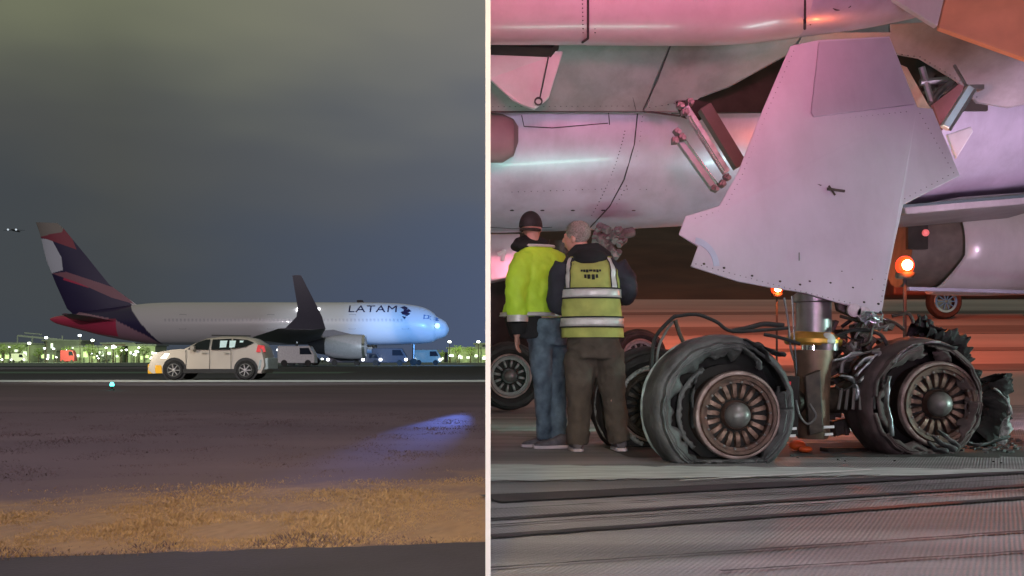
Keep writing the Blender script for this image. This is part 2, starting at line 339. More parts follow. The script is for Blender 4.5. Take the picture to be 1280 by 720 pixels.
# ---- right side tarmac
def tarmac_mat():
    m = bpy.data.materials.new('grooved_tarmac'); m.use_nodes = True; t = m.node_tree; b = t.nodes['Principled BSDF']
    tc = t.nodes.new('ShaderNodeTexCoord'); mp = t.nodes.new('ShaderNodeMapping'); mp.inputs['Rotation'].default_value = (0, 0, math.radians(24))
    t.links.new(tc.outputs['Object'], mp.inputs[0])
    wv = t.nodes.new('ShaderNodeTexWave'); wv.inputs['Scale'].default_value = 17; wv.inputs['Distortion'].default_value = .9; wv.inputs['Detail'].default_value = 1
    wv.bands_direction = 'X'
    t.links.new(mp.outputs[0], wv.inputs['Vector'])
    n = t.nodes.new('ShaderNodeTexNoise'); n.inputs['Scale'].default_value = 1.1; n.inputs['Detail'].default_value = 7
    mp2 = t.nodes.new('ShaderNodeMapping'); mp2.inputs['Rotation'].default_value = (0, 0, math.radians(-12)); mp2.inputs['Scale'].default_value = (.18, 2.2, 1)
    t.links.new(tc.outputs['Object'], mp2.inputs[0]); t.links.new(mp2.outputs[0], n.inputs['Vector'])
    r = t.nodes.new('ShaderNodeValToRGB'); r.color_ramp.elements[0].position = .32; r.color_ramp.elements[1].position = .66
    r.color_ramp.elements[0].color = (.15, .145, .15, 1); r.color_ramp.elements[1].color = (.40, .38, .385, 1)
    t.links.new(n.outputs['Fac'], r.inputs[0])
    g = t.nodes.new('ShaderNodeTexNoise'); g.inputs['Scale'].default_value = 90; g.inputs['Detail'].default_value = 3
    t.links.new(tc.outputs['Object'], g.inputs['Vector'])
    mx = t.nodes.new('ShaderNodeMix'); mx.data_type = 'RGBA'; mx.blend_type = 'MULTIPLY'; mx.inputs[0].default_value = .30
    t.links.new(r.outputs[0], mx.inputs[6]); t.links.new(g.outputs['Fac'], mx.inputs[7])
    mw = t.nodes.new('ShaderNodeMix'); mw.data_type = 'RGBA'; mw.blend_type = 'MULTIPLY'; mw.inputs[0].default_value = .38
    nm = t.nodes.new('ShaderNodeTexNoise'); nm.inputs['Scale'].default_value = .8; nm.inputs['Detail'].default_value = 5; t.links.new(mp2.outputs[0], nm.inputs['Vector'])
    rm = t.nodes.new('ShaderNodeMapRange'); rm.inputs[1].default_value = .38; rm.inputs[2].default_value = .62; rm.inputs[3].default_value = .05; rm.inputs[4].default_value = .55
    t.links.new(nm.outputs['Fac'], rm.inputs[0]); t.links.new(rm.outputs[0], mw.inputs[0])
    t.links.new(mx.outputs[2], mw.inputs[6]); t.links.new(wv.outputs['Color'], mw.inputs[7])
    t.links.new(mw.outputs[2], b.inputs['Base Color'])
    b.inputs['Roughness'].default_value = .55
    bp = t.nodes.new('ShaderNodeBump'); bp.inputs['Strength'].default_value = .5; bp.inputs['Distance'].default_value = .01
    ad = t.nodes.new('ShaderNodeMath'); ad.operation = 'ADD'
    t.links.new(wv.outputs['Fac'], ad.inputs[0]); t.links.new(g.outputs['Fac'], ad.inputs[1])
    t.links.new(ad.outputs[0], bp.inputs['Height']); t.links.new(bp.outputs[0], b.inputs['Normal'])
    return m
M_tar = tarmac_mat()
M_slope = mat('pale_taxiway_slope', (.22, .20, .19), .7, 0, .3, .35, .3, 4, col2=(.40, .36, .34), stretch=(.2, 1.1, 1))
def slope(y): return 0 if y < 17 else .117 * (y - 17)
ter = terrain('tarmac', M_tar, 0, 0, -6, 17, 2, 8, lambda x, y: .004, (lambda y: WX(y) if y > 0 else 0, lambda y: 40))
terrain('taxiway_slope', M_slope, 0, 0, 17, 44, 30, 60, lambda x, y: .004 + slope(y), (lambda y: WX(y), lambda y: 70))
M_hill = mat('dark_brown_hillside', (.05, .030, .018), .95, 0, .4, .4, .6, 2)
terrain('hillside', M_hill, 0, 0, 43, 110, 40, 30, lambda x, y: 3.0 + (y - 43) * .22 + min(1, (y - 43) / 8) * 1.0 * noise.noise(Vector((x * .08, y * .1, 2))), (lambda y: WX(y), lambda y: 110))
# seams and rubber marks on the tarmac, painted light band and shade
M_tarline = mat('black_rubber_mark', (.028, .025, .027), .6, 0, .4, 5, .2, 20)
M_light_band = mat('light_band_paint', (.42, .46, .44), .6, 0, .3, 6, .3, 40, stretch=(.4, 3, 1))  # greenish white light on the ground, put into the colour
def strip(name, mt, a, b, wa, wb, z, rag=0):
    a, b = G(*a), G(*b); n = 40; vs = []; fs = []
    d = (b - a).normalized(); q = Vector((-d.y, d.x, 0))
    for i in range(n + 1):
        t = i / n; p = a.lerp(b, t); w = (wa + (wb - wa) * t) / 2
        r1 = rag * noise.noise(Vector((t * 25, a.y, 1))); r2 = rag * noise.noise(Vector((t * 25, a.y, 7)))
        for s_, r_ in ((-1, r1), (1, r2)):
            v = p + q * (s_ * w + r_); v.z = z; vs.append(v)
    for i in range(n): k = 2 * i; fs.append((k, k + 1, k + 3, k + 2))
    o = MB().add(vs, fs).build(name, mt, smooth=False); o['kind'] = 'structure'; return o
strip('gear_shade_patch', mat('shaded_tarmac', (.03, .026, .026), .75, 0, .5, 1.5, .3, 30, col2=(.085, .075, .072)), (770, 566), (1340, 560), .9, 1.7, .006, .16)  # shade under the gear painted as a dark ragged sheet
strip('painted_light_band', M_light_band, (611.5, 592), (1330, 590), 1.0, .22, .008, .10)
for a, b, wa, wb in [((611.5, 626), (1330, 590), .30, .09), ((611.5, 652), (1330, 606), .05, .09), ((611.5, 660), (1330, 612), .02, .03), ((611.5, 674), (1330, 621), .07, .07), ((611.5, 714), (1330, 664), .02, .025), ((611.5, 604), (1100, 596), .03, .02), ((640, 547), (1330, 556), .05, .06), ((611.5, 640), (1330, 598), .015, .02), ((900, 718), (1330, 690), .02, .02)]:
    strip('rubber_mark', M_tarline, a, b, wa, wb, .013, .012)
def smark(y0_, y1_, mt):
    vs = []; n = 20
    for i in range(n + 1):
        for yy in (y0_, y1_):
            y = yy + i * .12; x = WX(y) + i * 1.9; vs.append((x, y, slope(y) + .012))
    fs = [(2 * i, 2 * i + 1, 2 * i + 3, 2 * i + 2) for i in range(n)]
    o = MB().add(vs, fs).build('taxiway_mark', mt, smooth=False); o['kind'] = 'structure'
M_dm = mat('dark_red_brown_mark', (.14, .115, .105), .8, 0, .3, .8, stretch=(.3, 2, 1))
for a_, b_ in ((20.5, 21.6), (24, 24.7), (28, 30.5), (35, 36.2)): smark(a_, b_, M_dm)
strip('worn_white_line', M_line, (850, 604), (1090, 590), .02, .035, .017, .012)

# ================================================================== RIGHT: airliner above the damaged gear
AO = Vector((3.0, 9.0, 0))
air = empty('airliner', AO, 'underside of grey airliner standing on burst burnt tyres of its main gear', 'airplane')
def el(c, ry, rz, n=48, ax='x'):
    return [Vector((c[0], c[1] + ry * math.cos(2 * math.pi * j / n), c[2] + rz * math.sin(2 * math.pi * j / n))) for j in range(n)]
def interp(keys, k):
    out = []
    for i in range(len(keys) - 1):
        a, b = keys[i], keys[i + 1]
        p0 = keys[max(i - 1, 0)]; p3 = keys[min(i + 2, len(keys) - 1)]
        for j in range(k):
            t = j / k
            out.append(tuple(.5 * (2 * a[q] + (b[q] - p0[q]) * t + (2 * p0[q] - 5 * a[q] + 4 * b[q] - p3[q]) * t * t + (3 * a[q] - p0[q] - 3 * b[q] + p3[q]) * t ** 3) for q in range(len(a))))
    out.append(tuple(keys[-1])); return out
# fuselage
ks = interp([(611.5, 13, 132, 158), (700, 13, 132, 156), (850, 13, 132, 150), (1000, 13, 136, 134), (1120, 13, 140, 118), (1280, 13.2, 146, 98), (1420, 13.4, 152, 84)], 6)
def fus_pt(px, py, off=0):
    k = min(ks, key=lambda q: abs(q[0] - px)); c = P(k[0], k[2], k[1]); r = k[3] * k[1] / F
    # front surface at the height seen at py
    D = k[1] - r
    for _ in range(12):
        z = CH + (HZ - py) / F * D; s_ = max(-1, min(1, (z - c.z) / r)); D = k[1] - math.sqrt(max(0, 1 - s_ * s_)) * r
    return P(px, py, D - off)
m = MB(); m.loft([el(P(k[0], k[2], k[1]), k[3] * k[1] / F, k[3] * k[1] / F) for k in ks]); m.build('fuselage', M_alu, air, ang=50)
# wing underside: slanted skin around two open wheel bay gaps
def skD(py): return 10.15 + (py - 30) / 120 * .95
def sk(px, py, o=0): return P(px, py, skD(py) - o)
def skin(name, poly, mt=M_fair, th=.05, o=0, bev=.006, parent=air):
    m = MB(); m.prism([sk(x, y, o) for x, y in poly], (0, th, 0)); return m.build(name, mt, parent, smooth=False, bevel=bev)
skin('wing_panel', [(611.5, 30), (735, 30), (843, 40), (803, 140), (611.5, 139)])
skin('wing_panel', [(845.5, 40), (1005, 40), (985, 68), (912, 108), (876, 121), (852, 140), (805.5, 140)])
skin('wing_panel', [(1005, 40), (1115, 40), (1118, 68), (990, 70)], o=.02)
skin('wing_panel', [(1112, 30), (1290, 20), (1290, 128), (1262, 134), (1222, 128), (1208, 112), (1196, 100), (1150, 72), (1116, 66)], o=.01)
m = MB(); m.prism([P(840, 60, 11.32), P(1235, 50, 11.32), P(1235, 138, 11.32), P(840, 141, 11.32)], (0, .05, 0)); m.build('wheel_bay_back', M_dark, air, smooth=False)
# door ledge framed beside right gap
m = MB(); m.prism([P(1120, 78, 10.6), P(1134, 84, 10.6), P(1166, 140, 10.7), P(1148, 142, 10.7)], (0, .12, 0)); m.build('bay_frame', mat('tan_primer', (.30, .23, .16), .7, 0, .25, 9, .3), air, smooth=False, bevel=.005)
for pts in [[(1152, 84), (1160, 112), (1166, 132)], [(1190, 100), (1172, 118), (1160, 134)], [(1150, 103), (1184, 100)]]:
    MB().tube([P(x, y, 10.9) for x, y in pts], .035, 8).build('bay_truss', M_steel, air)
m = MB()
for i in range(16): m.tube([P(1148 + random.random() * 35, 98 + random.random() * 26, 11.0), P(1150 + random.random() * 35, 98 + random.random() * 26, 11.05)], .012 + .02 * random.random(), 6)
for i in range(8): m.box(P(1150 + random.random() * 32, 98 + random.random() * 26, 11.1), (.12, .06, .1))
m.build('bay_pipework', M_dsteel, air)
m = MB(); m.prism([P(1166, 130, 10.75), P(1200, 104, 10.75), P(1214, 112, 10.75), P(1178, 163, 10.75)], (0, .06, 0)); m.build('bay_panel', mat('maroon_primer', (.20, .09, .09), .6), air, smooth=False, bevel=.005)
# pink glossy flap track fairing along the top
kc = interp([(611.5, 9.5, -12, 65), (735, 9.5, -14, 67), (900, 9.4, -16, 69), (1000, 9.4, -20, 64), (1090, 9.5, -26, 58), (1180, 9.6, -38, 50), (1290, 9.8, -60, 40)], 5)
def fairing_part(lo, hi, mt, sc=1.0):
    kk = [k for k in kc if lo <= k[0] <= hi]
    m = MB(); m.loft([el(P(k[0], k[2], k[1]), k[3] * k[1] / F * 1.15 * sc, k[3] * k[1] / F * sc) for k in kk]); return m
fairing_part(0, 736, M_gloss).build('flap_track_fairing', M_gloss, air, ang=50)
fairing_part(735, 1001, M_gloss, 1.006).build('flap_track_fairing', M_gloss, air, ang=50)
fairing_part(1000, 1300, M_alu, .995).build('flap_track_fairing_tail', M_alu, air, ang=50)
def fair_pt(px, py, off=.008):
    k = min(kc, key=lambda q: abs(q[0] - px)); c = P(k[0], k[2], k[1]); rz = k[3] * k[1] / F; ry = rz * 1.15; D = k[1] - ry
    for _ in range(12):
        z = CH + (HZ - py) / F * D; s_ = max(-1, min(1, (z - c.z) / rz)); D = k[1] - math.sqrt(max(0, 1 - s_ * s_)) * ry
    return P(px, py, D - off)
m = MB(); m.tube([fair_pt(735, y) for y in range(-6, 52, 6)] + [fair_pt(728, 53)], .010, 6); m.build('panel_seam', M_seam, air)
m = MB(); m.tube([fair_pt(1006, y) for y in range(-6, 42, 6)], .012, 6); m.build('panel_seam', M_seam, air)
m = MB(); m.tube([fair_pt(1050 + 16 * math.cos(a / 10 * 6.283), 1 + 12 * math.sin(a / 10 * 6.283)) for a in range(11)], .006, 6); m.build('round_mark', M_seam, air)
m = MB(); m.tube([fair_pt(995 + 4 * math.cos(a / 10 * 6.283), 15 + 8 * math.sin(a / 10 * 6.283)) for a in range(11)], .007, 6); m.build('round_mark', M_seam, air)
# left support fin, brown blister, recesses
m = MB(); m.prism([P(611.5, 62, 10.0), P(704, 64, 10.0), P(686, 122, 10.3), P(668, 136, 10.4), P(655, 132, 10.4), P(640, 124, 10.35), P(611.5, 98, 10.25)], (0, .06, 0)); m.build('fairing_fin', M_gloss, air, smooth=False, bevel=.01)
m = MB(); m.tube([P(687, 64, 9.96), P(675, 122, 10.28)], .007, 6); m.build('panel_seam', M_seam, air)
m = MB(); m.lathe([(.026, 0), (.04, .0), (.04, .02), (.026, .02)], P(673, 127, 10.28), (0, -1, 0), 20, cap=False); m.build('pivot_ring', M_seam, air)
m = MB(); m.loft([el(P(611.5, 172, 11.3), .18, .26, 24), el(P(628, 173, 11.3), .18, .25, 24), el(P(642, 172, 11.32), .15, .19, 24), el(P(648, 168, 11.36), .06, .08, 24)]); m.build('brown_blister', mat('brown_fairing', (.18, .14, .145), .6), air)
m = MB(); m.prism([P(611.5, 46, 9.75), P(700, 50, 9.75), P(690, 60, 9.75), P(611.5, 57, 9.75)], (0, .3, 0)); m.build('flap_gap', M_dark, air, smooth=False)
# seams on wing and fuselage
def seam(pts, f, r=.009):
    q = []
    for i in range(len(pts) - 1):
        n = max(2, int((Vector(pts[i + 1]) - Vector(pts[i])).length / 8))
        q += [Vector(pts[i]).lerp(Vector(pts[i + 1]), j / n) for j in range(n)]
    q.append(Vector(pts[-1])); MB().tube([f(p.x, p.y) for p in q], r * .7, 6).build('panel_seam', M_seam, air)
fs_ = lambda x, y: fus_pt(x, y, .004)
ss_ = lambda x, y: sk(x, y, .006)
seam([(611.5, 140), (700, 139), (800, 139), (812, 140), (850, 145)], lambda x, y: P(x, y, 11.02), .014)
seam([(797, 142), (793, 180), (780, 225), (762, 258), (738, 284)], fs_, .011)
seam([(843, 44), (822, 100), (804, 137)], ss_, .012)
seam([(785, 96), (795, 138)], ss_, .004)
seam([(652, 144), (655, 158), (690, 160), (760, 154)], fs_, .007)
seam([(760, 134), (762, 156)], fs_, .007)
seam([(690, 284), (640, 286), (611.5, 284)], fs_, .005)
seam([(1196, 148), (1262, 152), (1256, 185), (1245, 218)], fs_, .008)
m = MB()
for i in range(26): m.ball(fus_pt(781 - i * .9 - (i * i) * .03, 164 + i * 4.2, 0), .007, n=4)
for i in range(5): m.ball(fus_pt(640 + i * 38, 263, 0), .016, (1.6, 1, .6), n=4)
m.build('rivets', M_seam, air)['kind'] = 'stuff'
# flap panels top right
m = MB(); m.prism([P(1100, -12, 9.2), P(1183, -12, 9.0), P(1172, 33, 9.0)], (0, .08, 0)); m.build('flap_panel', M_gloss, air, smooth=False, bevel=.01)
m = MB(); m.prism([P(1184, -12, 9.0), P(1340, -12, 8.7), P(1340, 98, 8.7), P(1282, 73, 8.8), P(1173, 34, 9.0)], (0.02, .10, 0)); m.build('flap_panel', M_flap, air, smooth=False, bevel=.01)
def rivets(pts, f, step=7, r=.008, name='rivet_row'):
    m = MB()
    for i in range(len(pts) - 1):
        a, b = Vector(pts[i]), Vector(pts[i + 1]); n = max(1, int((b - a).length / step))
        for j in range(n): q = a.lerp(b, j / n); m.ball(f(q.x, q.y), r, (1, .5, 1), n=4)
    m.build(name, M_seam, air)['kind'] = 'stuff'
rivets([(616, 133), (800, 132)], lambda x, y: sk(x, y, 0)); rivets([(836, 48), (797, 134)], lambda x, y: sk(x, y, 0)); rivets([(852, 48), (812, 134), (866, 126)], lambda x, y: sk(x, y, 0))
rivets([(1120, 72), (1150, 76), (1200, 106), (1226, 131)], lambda x, y: sk(x, y - 5, .01)); rivets([(616, 60), (800, 66)], lambda x, y: sk(x, y, 0), 9, .006)
rivets([(803, 146), (799, 182), (786, 227), (768, 260)], lambda x, y: fus_pt(x, y, 0), 6, .007); rivets([(640, 240), (760, 236), (880, 238)], lambda x, y: fus_pt(x, y, 0), 8, .006)
rivets([(728, 0), (729, 46)], lambda x, y: fair_pt(x, y, 0), 5, .006); rivets([(743, 0), (744, 46)], lambda x, y: fair_pt(x, y, 0), 5, .006); rivets([(1012, 0), (1013, 36)], lambda x, y: fair_pt(x, y, 0), 5, .006)
# door links
def link(a, b, D, w, mt, name, d2=None):
    return MB().beam(P(*a, D), P(*b, d2 or D), w, w * .8).build(name, mt, air, smooth=False, bevel=.008)
link((856, 134), (908, 216), 10.1, .085, M_pink, 'door_rod')
link((848, 172), (894, 236), 10.2, .10, mat('grey_rod', (.28, .32, .31), .4, .3), 'door_rod')
m = MB(); m.tube([P(855, 173, 10.12), P(898, 232, 10.12)], .012, 8); m.tube([P(862, 145, 10.05), P(905, 214, 10.05)], .01, 8); m.build('rod_pipe', M_chrome, air)
link((880, 134), (925, 208), 10.5, .15, mat('brown_link', (.09, .07, .055), .6), 'door_link')
m = MB()
for (x, y) in [(850, 132), (856, 140), (862, 128), (846, 165), (852, 172), (843, 176), (893, 236), (902, 230), (908, 222)]:
    m = MB(); m.box(P(x, y, 10.05 + random.random() * .1), (.06, .1, .05), Matrix.Rotation(random.random() * 3, 3, 'Y'))
    m.lathe([(.022, -.06), (.022, .05)], P(x + 2, y + 1, 10.03), (0, 1, 0), 12)
    m.build('link_fitting', mat('pinkish_fitting', (.22, .17, .17), .5, .4, .4, 20, .3), air, bevel=.004)
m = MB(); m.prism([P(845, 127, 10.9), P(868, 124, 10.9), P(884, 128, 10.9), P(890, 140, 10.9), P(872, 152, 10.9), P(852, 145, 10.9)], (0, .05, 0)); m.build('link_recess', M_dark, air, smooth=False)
link((1213, 110), (1181, 160), 9.9, .095, mat('bright_strut_paint', (.62, .72, .76), .3, .4), 'door_strut')
m = MB(); m.tube([P(1219, 112, 9.85), P(1187, 163, 9.85)], .014, 8); m.tube([P(1193, 82, 10.2), P(1208, 108, 10.1)], .016, 8); m.box(P(1217, 110, 9.95), (.15, .1, .04)); m.build('strut_fitting', M_steel, air)
m = MB(); m.prism([P(1184, 168, 10.6), P(1214, 158, 10.6), P(1217, 164, 10.6), P(1196, 198, 10.6)], (0, .05, 0)); m.build('hinge_plate', mat('pale_hinge', (.5, .55, .56), .5), air, smooth=False, bevel=.01)
# gear door
def dD(px, py): return 8.05 + (390 - py) / 345 * .75 + (px - 1000) * .0006
def dp(px, py, o=0): return P(px, py, dD(px, py) - o)
door = [(988, 57), (1022, 50), (1112, 45), (1147, 134), (1166, 136), (1200, 219), (1129, 256), (1118, 306), (1108, 356), (1102, 392), (1081, 388), (1005, 366), (960, 359), (922, 352), (863, 333), (872, 308), (848, 293), (857, 270), (899, 257), (922, 216), (952, 140)]
m = MB(); m.prism([dp(*p) for p in door], (0.01, .06, 0)); dob = m.build('gear_door', M_door, air, smooth=False, bevel=.008)
m = MB(); m.prism([dp(x, y, .03) for x, y in [(1024, 52), (1112, 47), (1144, 130), (1017, 146), (1014, 140)]], (0, .028, 0)); m.build('upper_door_panel', mat('upper_door_paint', (.40, .36, .42), .5, 0, .08, 2, .05, 30, grime=.15), air, smooth=False, bevel=.006)
m = MB(); m.prism([dp(x, y, .010) for x, y in [(1019, 229), (1030, 231), (1042, 229), (1049, 235), (1060, 238), (1050, 241), (1041, 247), (1034, 238)]], (0, .008, 0)); m.beam(dp(1034, 236, .03), dp(1056, 239, .02), .02, .02); m.beam(dp(1036, 232, .03), dp(1044, 244, .03), .015, .015); m.build('door_latch', M_dsteel, air, smooth=False, bevel=.004)
m = MB(); arc = [(864 + 36 * math.sin(a), 338 - 42 * math.cos(a)) for a in [i * .16 for i in range(1, 10)]]; arc2 = [(864 + 28 * math.sin(a), 334 - 30 * math.cos(a)) for a in [i * .17 for i in range(9, 0, -1)]]
m.prism([dp(x, y, .008) for x, y in arc + arc2], (0, .007, 0)); m.build('pale_crescent', mat('pale_scuffed_paint', (.40, .46, .56), .5), air, smooth=False)
m = MB()
for x, y in [(1012, 352), (1038, 354), (1066, 360), (1080, 378), (1098, 380), (1052, 340), (1020, 232), (1062, 198), (1000, 356), (1090, 350), (975, 352), (940, 345), (905, 335), (880, 330)]: m.ball(dp(x, y, 0), .011, (1, .4, 1), n=5)
m.build('door_bolts', M_dsteel, air)['kind'] = 'stuff'
m = MB(); m.tube([dp(999, 316, .02), dp(999, 326, .02)], .006, 6); m.build('door_wire', M_chrome, air)
rivets_d = [[(992, 64), (958, 142), (928, 218), (905, 262), (862, 275)], [(1020, 152), (1140, 139)], [(1150, 142), (1192, 216), (1124, 252), (1100, 384)], [(870, 330), (960, 354), (1076, 382)]]
m = MB()
for L_ in rivets_d:
    for i in range(len(L_) - 1):
        a, b = Vector(L_[i]), Vector(L_[i + 1]); n = int((b - a).length / 7)
        for j in range(n): q = a.lerp(b, j / n); m.ball(dp(q.x, q.y, 0), .0055, (1, .5, 1), n=4)
m.build('door_rivets', M_fair, air)['kind'] = 'stuff'
# engine cowl at the right
def cowl(name, px0, px1, prof, mt, D=16, tilt=(1, .10, 0)):
    m = MB(); m.lathe(prof, P(px0, 310, D), tilt, 56, cap=False); return m.build(name, mt, air, ang=40, solid=.03)
k = 16 / F
def cowl_lip():
    m = MB(); n = 56; rings = []
    c0 = P(1172, 312, 16)
    for (r, xo) in [(.55, .05), (.62, 0), (.645, .02), (.66, .25), (.665, .8), (.64, 1.8)]:
        ring = []
        for j in range(n):
            a = 2 * math.pi * j / n; z = r * math.sin(a); y = r * math.cos(a)
            ring.append(c0 + Vector((xo + (.16 if z > -.15 else .16 + (z + .15) * .6) + (0 if xo > .5 else 0) * z, y, z)))
        rings.append(ring)
    m.loft(rings, cap=False); return m.build('engine_cowl', M_gloss, air, ang=50, solid=.02)
cowl_lip()
m = MB(); m.lathe([(.60, 0), (.60, 1.2)], P(1122, 308, 16.1), (1, 0, 0), 48); m.build('engine_core', mat('dark_core_brown', (.11, .085, .07), .7, 0, .3, 5), air, ang=40)
m = MB(); m.prism([P(1130, 259, 12.4), P(1200, 246, 12.4), P(1340, 236, 12.4), P(1340, 250, 12.4), P(1200, 262, 12.4), P(1132, 268, 12.4)], (0, 1.6, .0)); m.build('engine_pylon_edge', M_fair, air, smooth=False, bevel=.02)
m = MB(); m.beam(P(1128, 258, 12.3), P(1345, 240, 12.3), .03, .03); m.build('pylon_trim', M_chrome, air)
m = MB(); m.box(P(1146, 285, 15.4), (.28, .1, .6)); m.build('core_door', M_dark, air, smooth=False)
m = MB(); m.ball(P(1157, 291, 15.3), .05, n=8); m.build('core_lamp', mat('dim_red_lens', (.7, .15, .15), .4, emit=.5, ecol=(1, .2, .2)), air)
m = MB(); m.beam(P(1135, 361, 14.5), P(1340, 367, 15), .08, .05); m.build('cowl_trim', M_alu, air, smooth=False, bevel=.01)

# ------------------------------------------------------------------ wheels
def rim_obj(parent, c, ax, r, name='wheel', spokes=18, mrim=M_rim, cap=M_hub, mspoke=None):
    c = Vector(c); ax = Vector(ax).normalized()
    w = bpy.data.objects.new  # noqa
    m = MB()
    m.lathe([(r * .98, -.20), (r * .86, -.18), (r * .84, .02), (r * .86, .045), (r * .93, .05), (r * 1.0, .02), (r * 1.05, -.01), (r * 1.03, -.05), (r * .98, -.08), (r * .98, -.20)], c, ax, 48, cap=False)
    wo = m.build(name, mrim, parent, ang=30)
    m = MB(); m.lathe([(r * .86, -.045), (.01, -.04)], c, ax, 32); m.build('brake_recess', M_rimd, wo)
    m = MB(); m.lathe([(.05, -.20), (r * 1.22, -.20), (r * 1.22, -.42), (.05, -.42)], c, ax, 32); m.build('brake_drum', M_rimd, wo)
    if mspoke:
        m = MB(); m.lathe([(r * .6, -.30), (.43, -.30), (.43, -.33), (r * .6, -.33)], c + Vector((-.06, 0, .06)), ax, 40); m.build('inner_sidewall', M_rimd, wo)
    m = MB(); m.lathe([(r * .36, -.05), (r * .36, .01), (r * .345, .025), (r * .335, .02), (r * .33, .0)], c, ax, 32); m.build('hub_ring', mrim, wo)
    m = MB(); m.lathe([(r * .31, 0), (r * .31, .03), (r * .28, .055), (r * .20, .085), (r * .1, .10), (.002, .105)], c, ax, 28); m.build('hub_cap', cap, wo)
    a, b = frame(ax); shared = None
    for i in range(spokes):
        t = 2 * math.pi * (i + .3) / spokes; u = math.cos(t) * a + math.sin(t) * b; v = -math.sin(t) * a + math.cos(t) * b
        m = MB(); p0 = c + u * r * .36; p1 = c + u * r * .74
        rings = []
        for q, (rr, ww, hh) in enumerate([(.40, .030, -.012), (.46, .058, .004), (.60, .062, .008), (.72, .066, .004), (.80, .040, -.014)]):
            p = c + u * r * rr - ax * .01
            rings.append([p + v * r * ww * 1.0 - ax * .03, p + v * r * ww * .8 + ax * hh, p - v * r * ww * .8 + ax * hh, p - v * r * ww - ax * .03])
        m.loft(rings); m.build('spoke', mspoke or mrim, wo, ang=50)
    m = MB()
    for i in range(spokes):
        t = 2 * math.pi * (i + .8) / spokes; u = math.cos(t) * a + math.sin(t) * b
        m.lathe([(r * .032, -.05), (r * .032, .035), (r * .015, .04)], c + u * r * .80, ax, 8)
    m.build('wheel_bolts', cap, wo)['kind'] = 'stuff'
    m = MB(); m.lathe([(r * .86, .0), (r * .86, .03), (r * .78, .028), (r * .78, -.02)], c, ax, 40, cap=False); m.build('rim_flange', mrim, wo, solid=.004)
    m = MB(); m.lathe([(r * .97, .040), (r * 1.03, .028), (r * 1.055, .0), (r * 1.03, -.02)], c, ax, 56, cap=False); m.build('rim_edge', mat('scraped_rim_edge', (.16, .10, .09), .5, .3, .5, 10, .4, 40, col2=(.42, .31, .29)), wo, solid=.008)
    return wo
def tyre(parent, c, ax, R, name='tyre', mt=M_rub2, width=.40, shift=(0, 0, 0), flat=None, outer=1.0, inner_r=.30, ragged=0.0, arc=None, seed=0, solid=.025, bulge=0.0, mask=None):
    c = Vector(c) + Vector(shift); ax = Vector(ax).normalized()
    up = Vector((0, 0, 1)); a = up.cross(ax).normalized(); b = ax.cross(a).normalized()   # a = to the side, b = up
    if b.z < 0: b = -b
    nu, nv = 128, 50; vs = []; fs = []
    for i in range(nu + 1):
        t = 2 * math.pi * i / nu; ct, st = math.cos(t), math.sin(t)
        for j in range(nv + 1):
            s_ = j / nv
            # section: outer bead -> outer wall -> tread -> inner wall
            ri = inner_r + ragged * (noise.noise(Vector((ct * 3, st * 3, seed))) + .35 * noise.noise(Vector((ct * 8, st * 8, seed)))) if s_ < .35 else inner_r
            if s_ < .34: q = s_ / .34; rad = (inner_r + (R - .05 - inner_r) * q) + (ri - inner_r) * (1 - q) ** 2; w = .5 * width * (.74 + .36 * math.sin(q * math.pi * .62) + (.04 if .55 < q < .62 or q > .93 else 0))
            elif s_ < .66: q = (s_ - .34) / .32; rad = R - .05 + .05 * math.sin(q * math.pi) ** .6 - (.014 if min(abs(q - g_) for g_ in (.28, .43, .57, .72)) < .03 else 0); w = .5 * width * math.cos(q * math.pi) * .95
            else: q = (s_ - .66) / .34; rad = R - .05 - (R - .05 - inner_r) * q; w = -.5 * width * (.95 + .1 * math.sin(q * math.pi))
            rad += .010 * noise.noise(Vector((ct * 6, st * 6, s_ * 4 + seed)))
            p = c + a * (rad * ct) + b * (rad * st) + ax * (w - width * .36)
            if flat is not None and p.z < flat:
                over = flat - p.z; p.z = flat + .004 * random.random(); p += ax * (over * .35 if s_ < .5 else -over * .35); p += a * (ct * over * .35)
            vs.append(p)
    for i in range(nu):
        t = (math.degrees(2 * math.pi * (i + .5) / nu)) % 360
        for j in range(nv):
            s_ = (j + .5) / nv
            if arc and not (arc[0] <= t <= arc[1] or arc[0] <= t - 360 <= arc[1]): continue
            if mask and mask(t, s_): continue
            k_ = i * (nv + 1) + j; fs.append((k_, k_ + 1, k_ + nv + 2, k_ + nv + 1))
    o = MB().add(vs, fs).build(name, mt, parent, ang=60, solid=solid)
    return o
bd = Vector((math.cos(math.radians(22)), math.sin(math.radians(22)), 0)); ax = Vector((math.sin(math.radians(8)), -math.cos(math.radians(8)), 0))
c1 = P(921, 519, 7.45); c2 = P(1173, 505, 8.15)
RR = .285
M_fin = mat('scorched_wheel_fin', (.07, .040, .030), .5, .4, .4, 20, .3, 60, col2=(.36, .22, .17))
w1 = rim_obj(air, c1, ax, RR, mspoke=M_fin); w2 = rim_obj(air, c2, ax, RR * 1.06, mspoke=M_fin)
nz = lambda t, s, k: noise.noise(Vector((t * .05 * k, s * 7, k)))
ty = tyre(w1, c1, ax, .50, shift=(-.085, .02, .04), flat=.012, inner_r=.37, ragged=.10, width=.38, seed=3, mask=lambda t, s: s < .30 and (18 < t < 75) and nz(t, s, 1) > -.3)
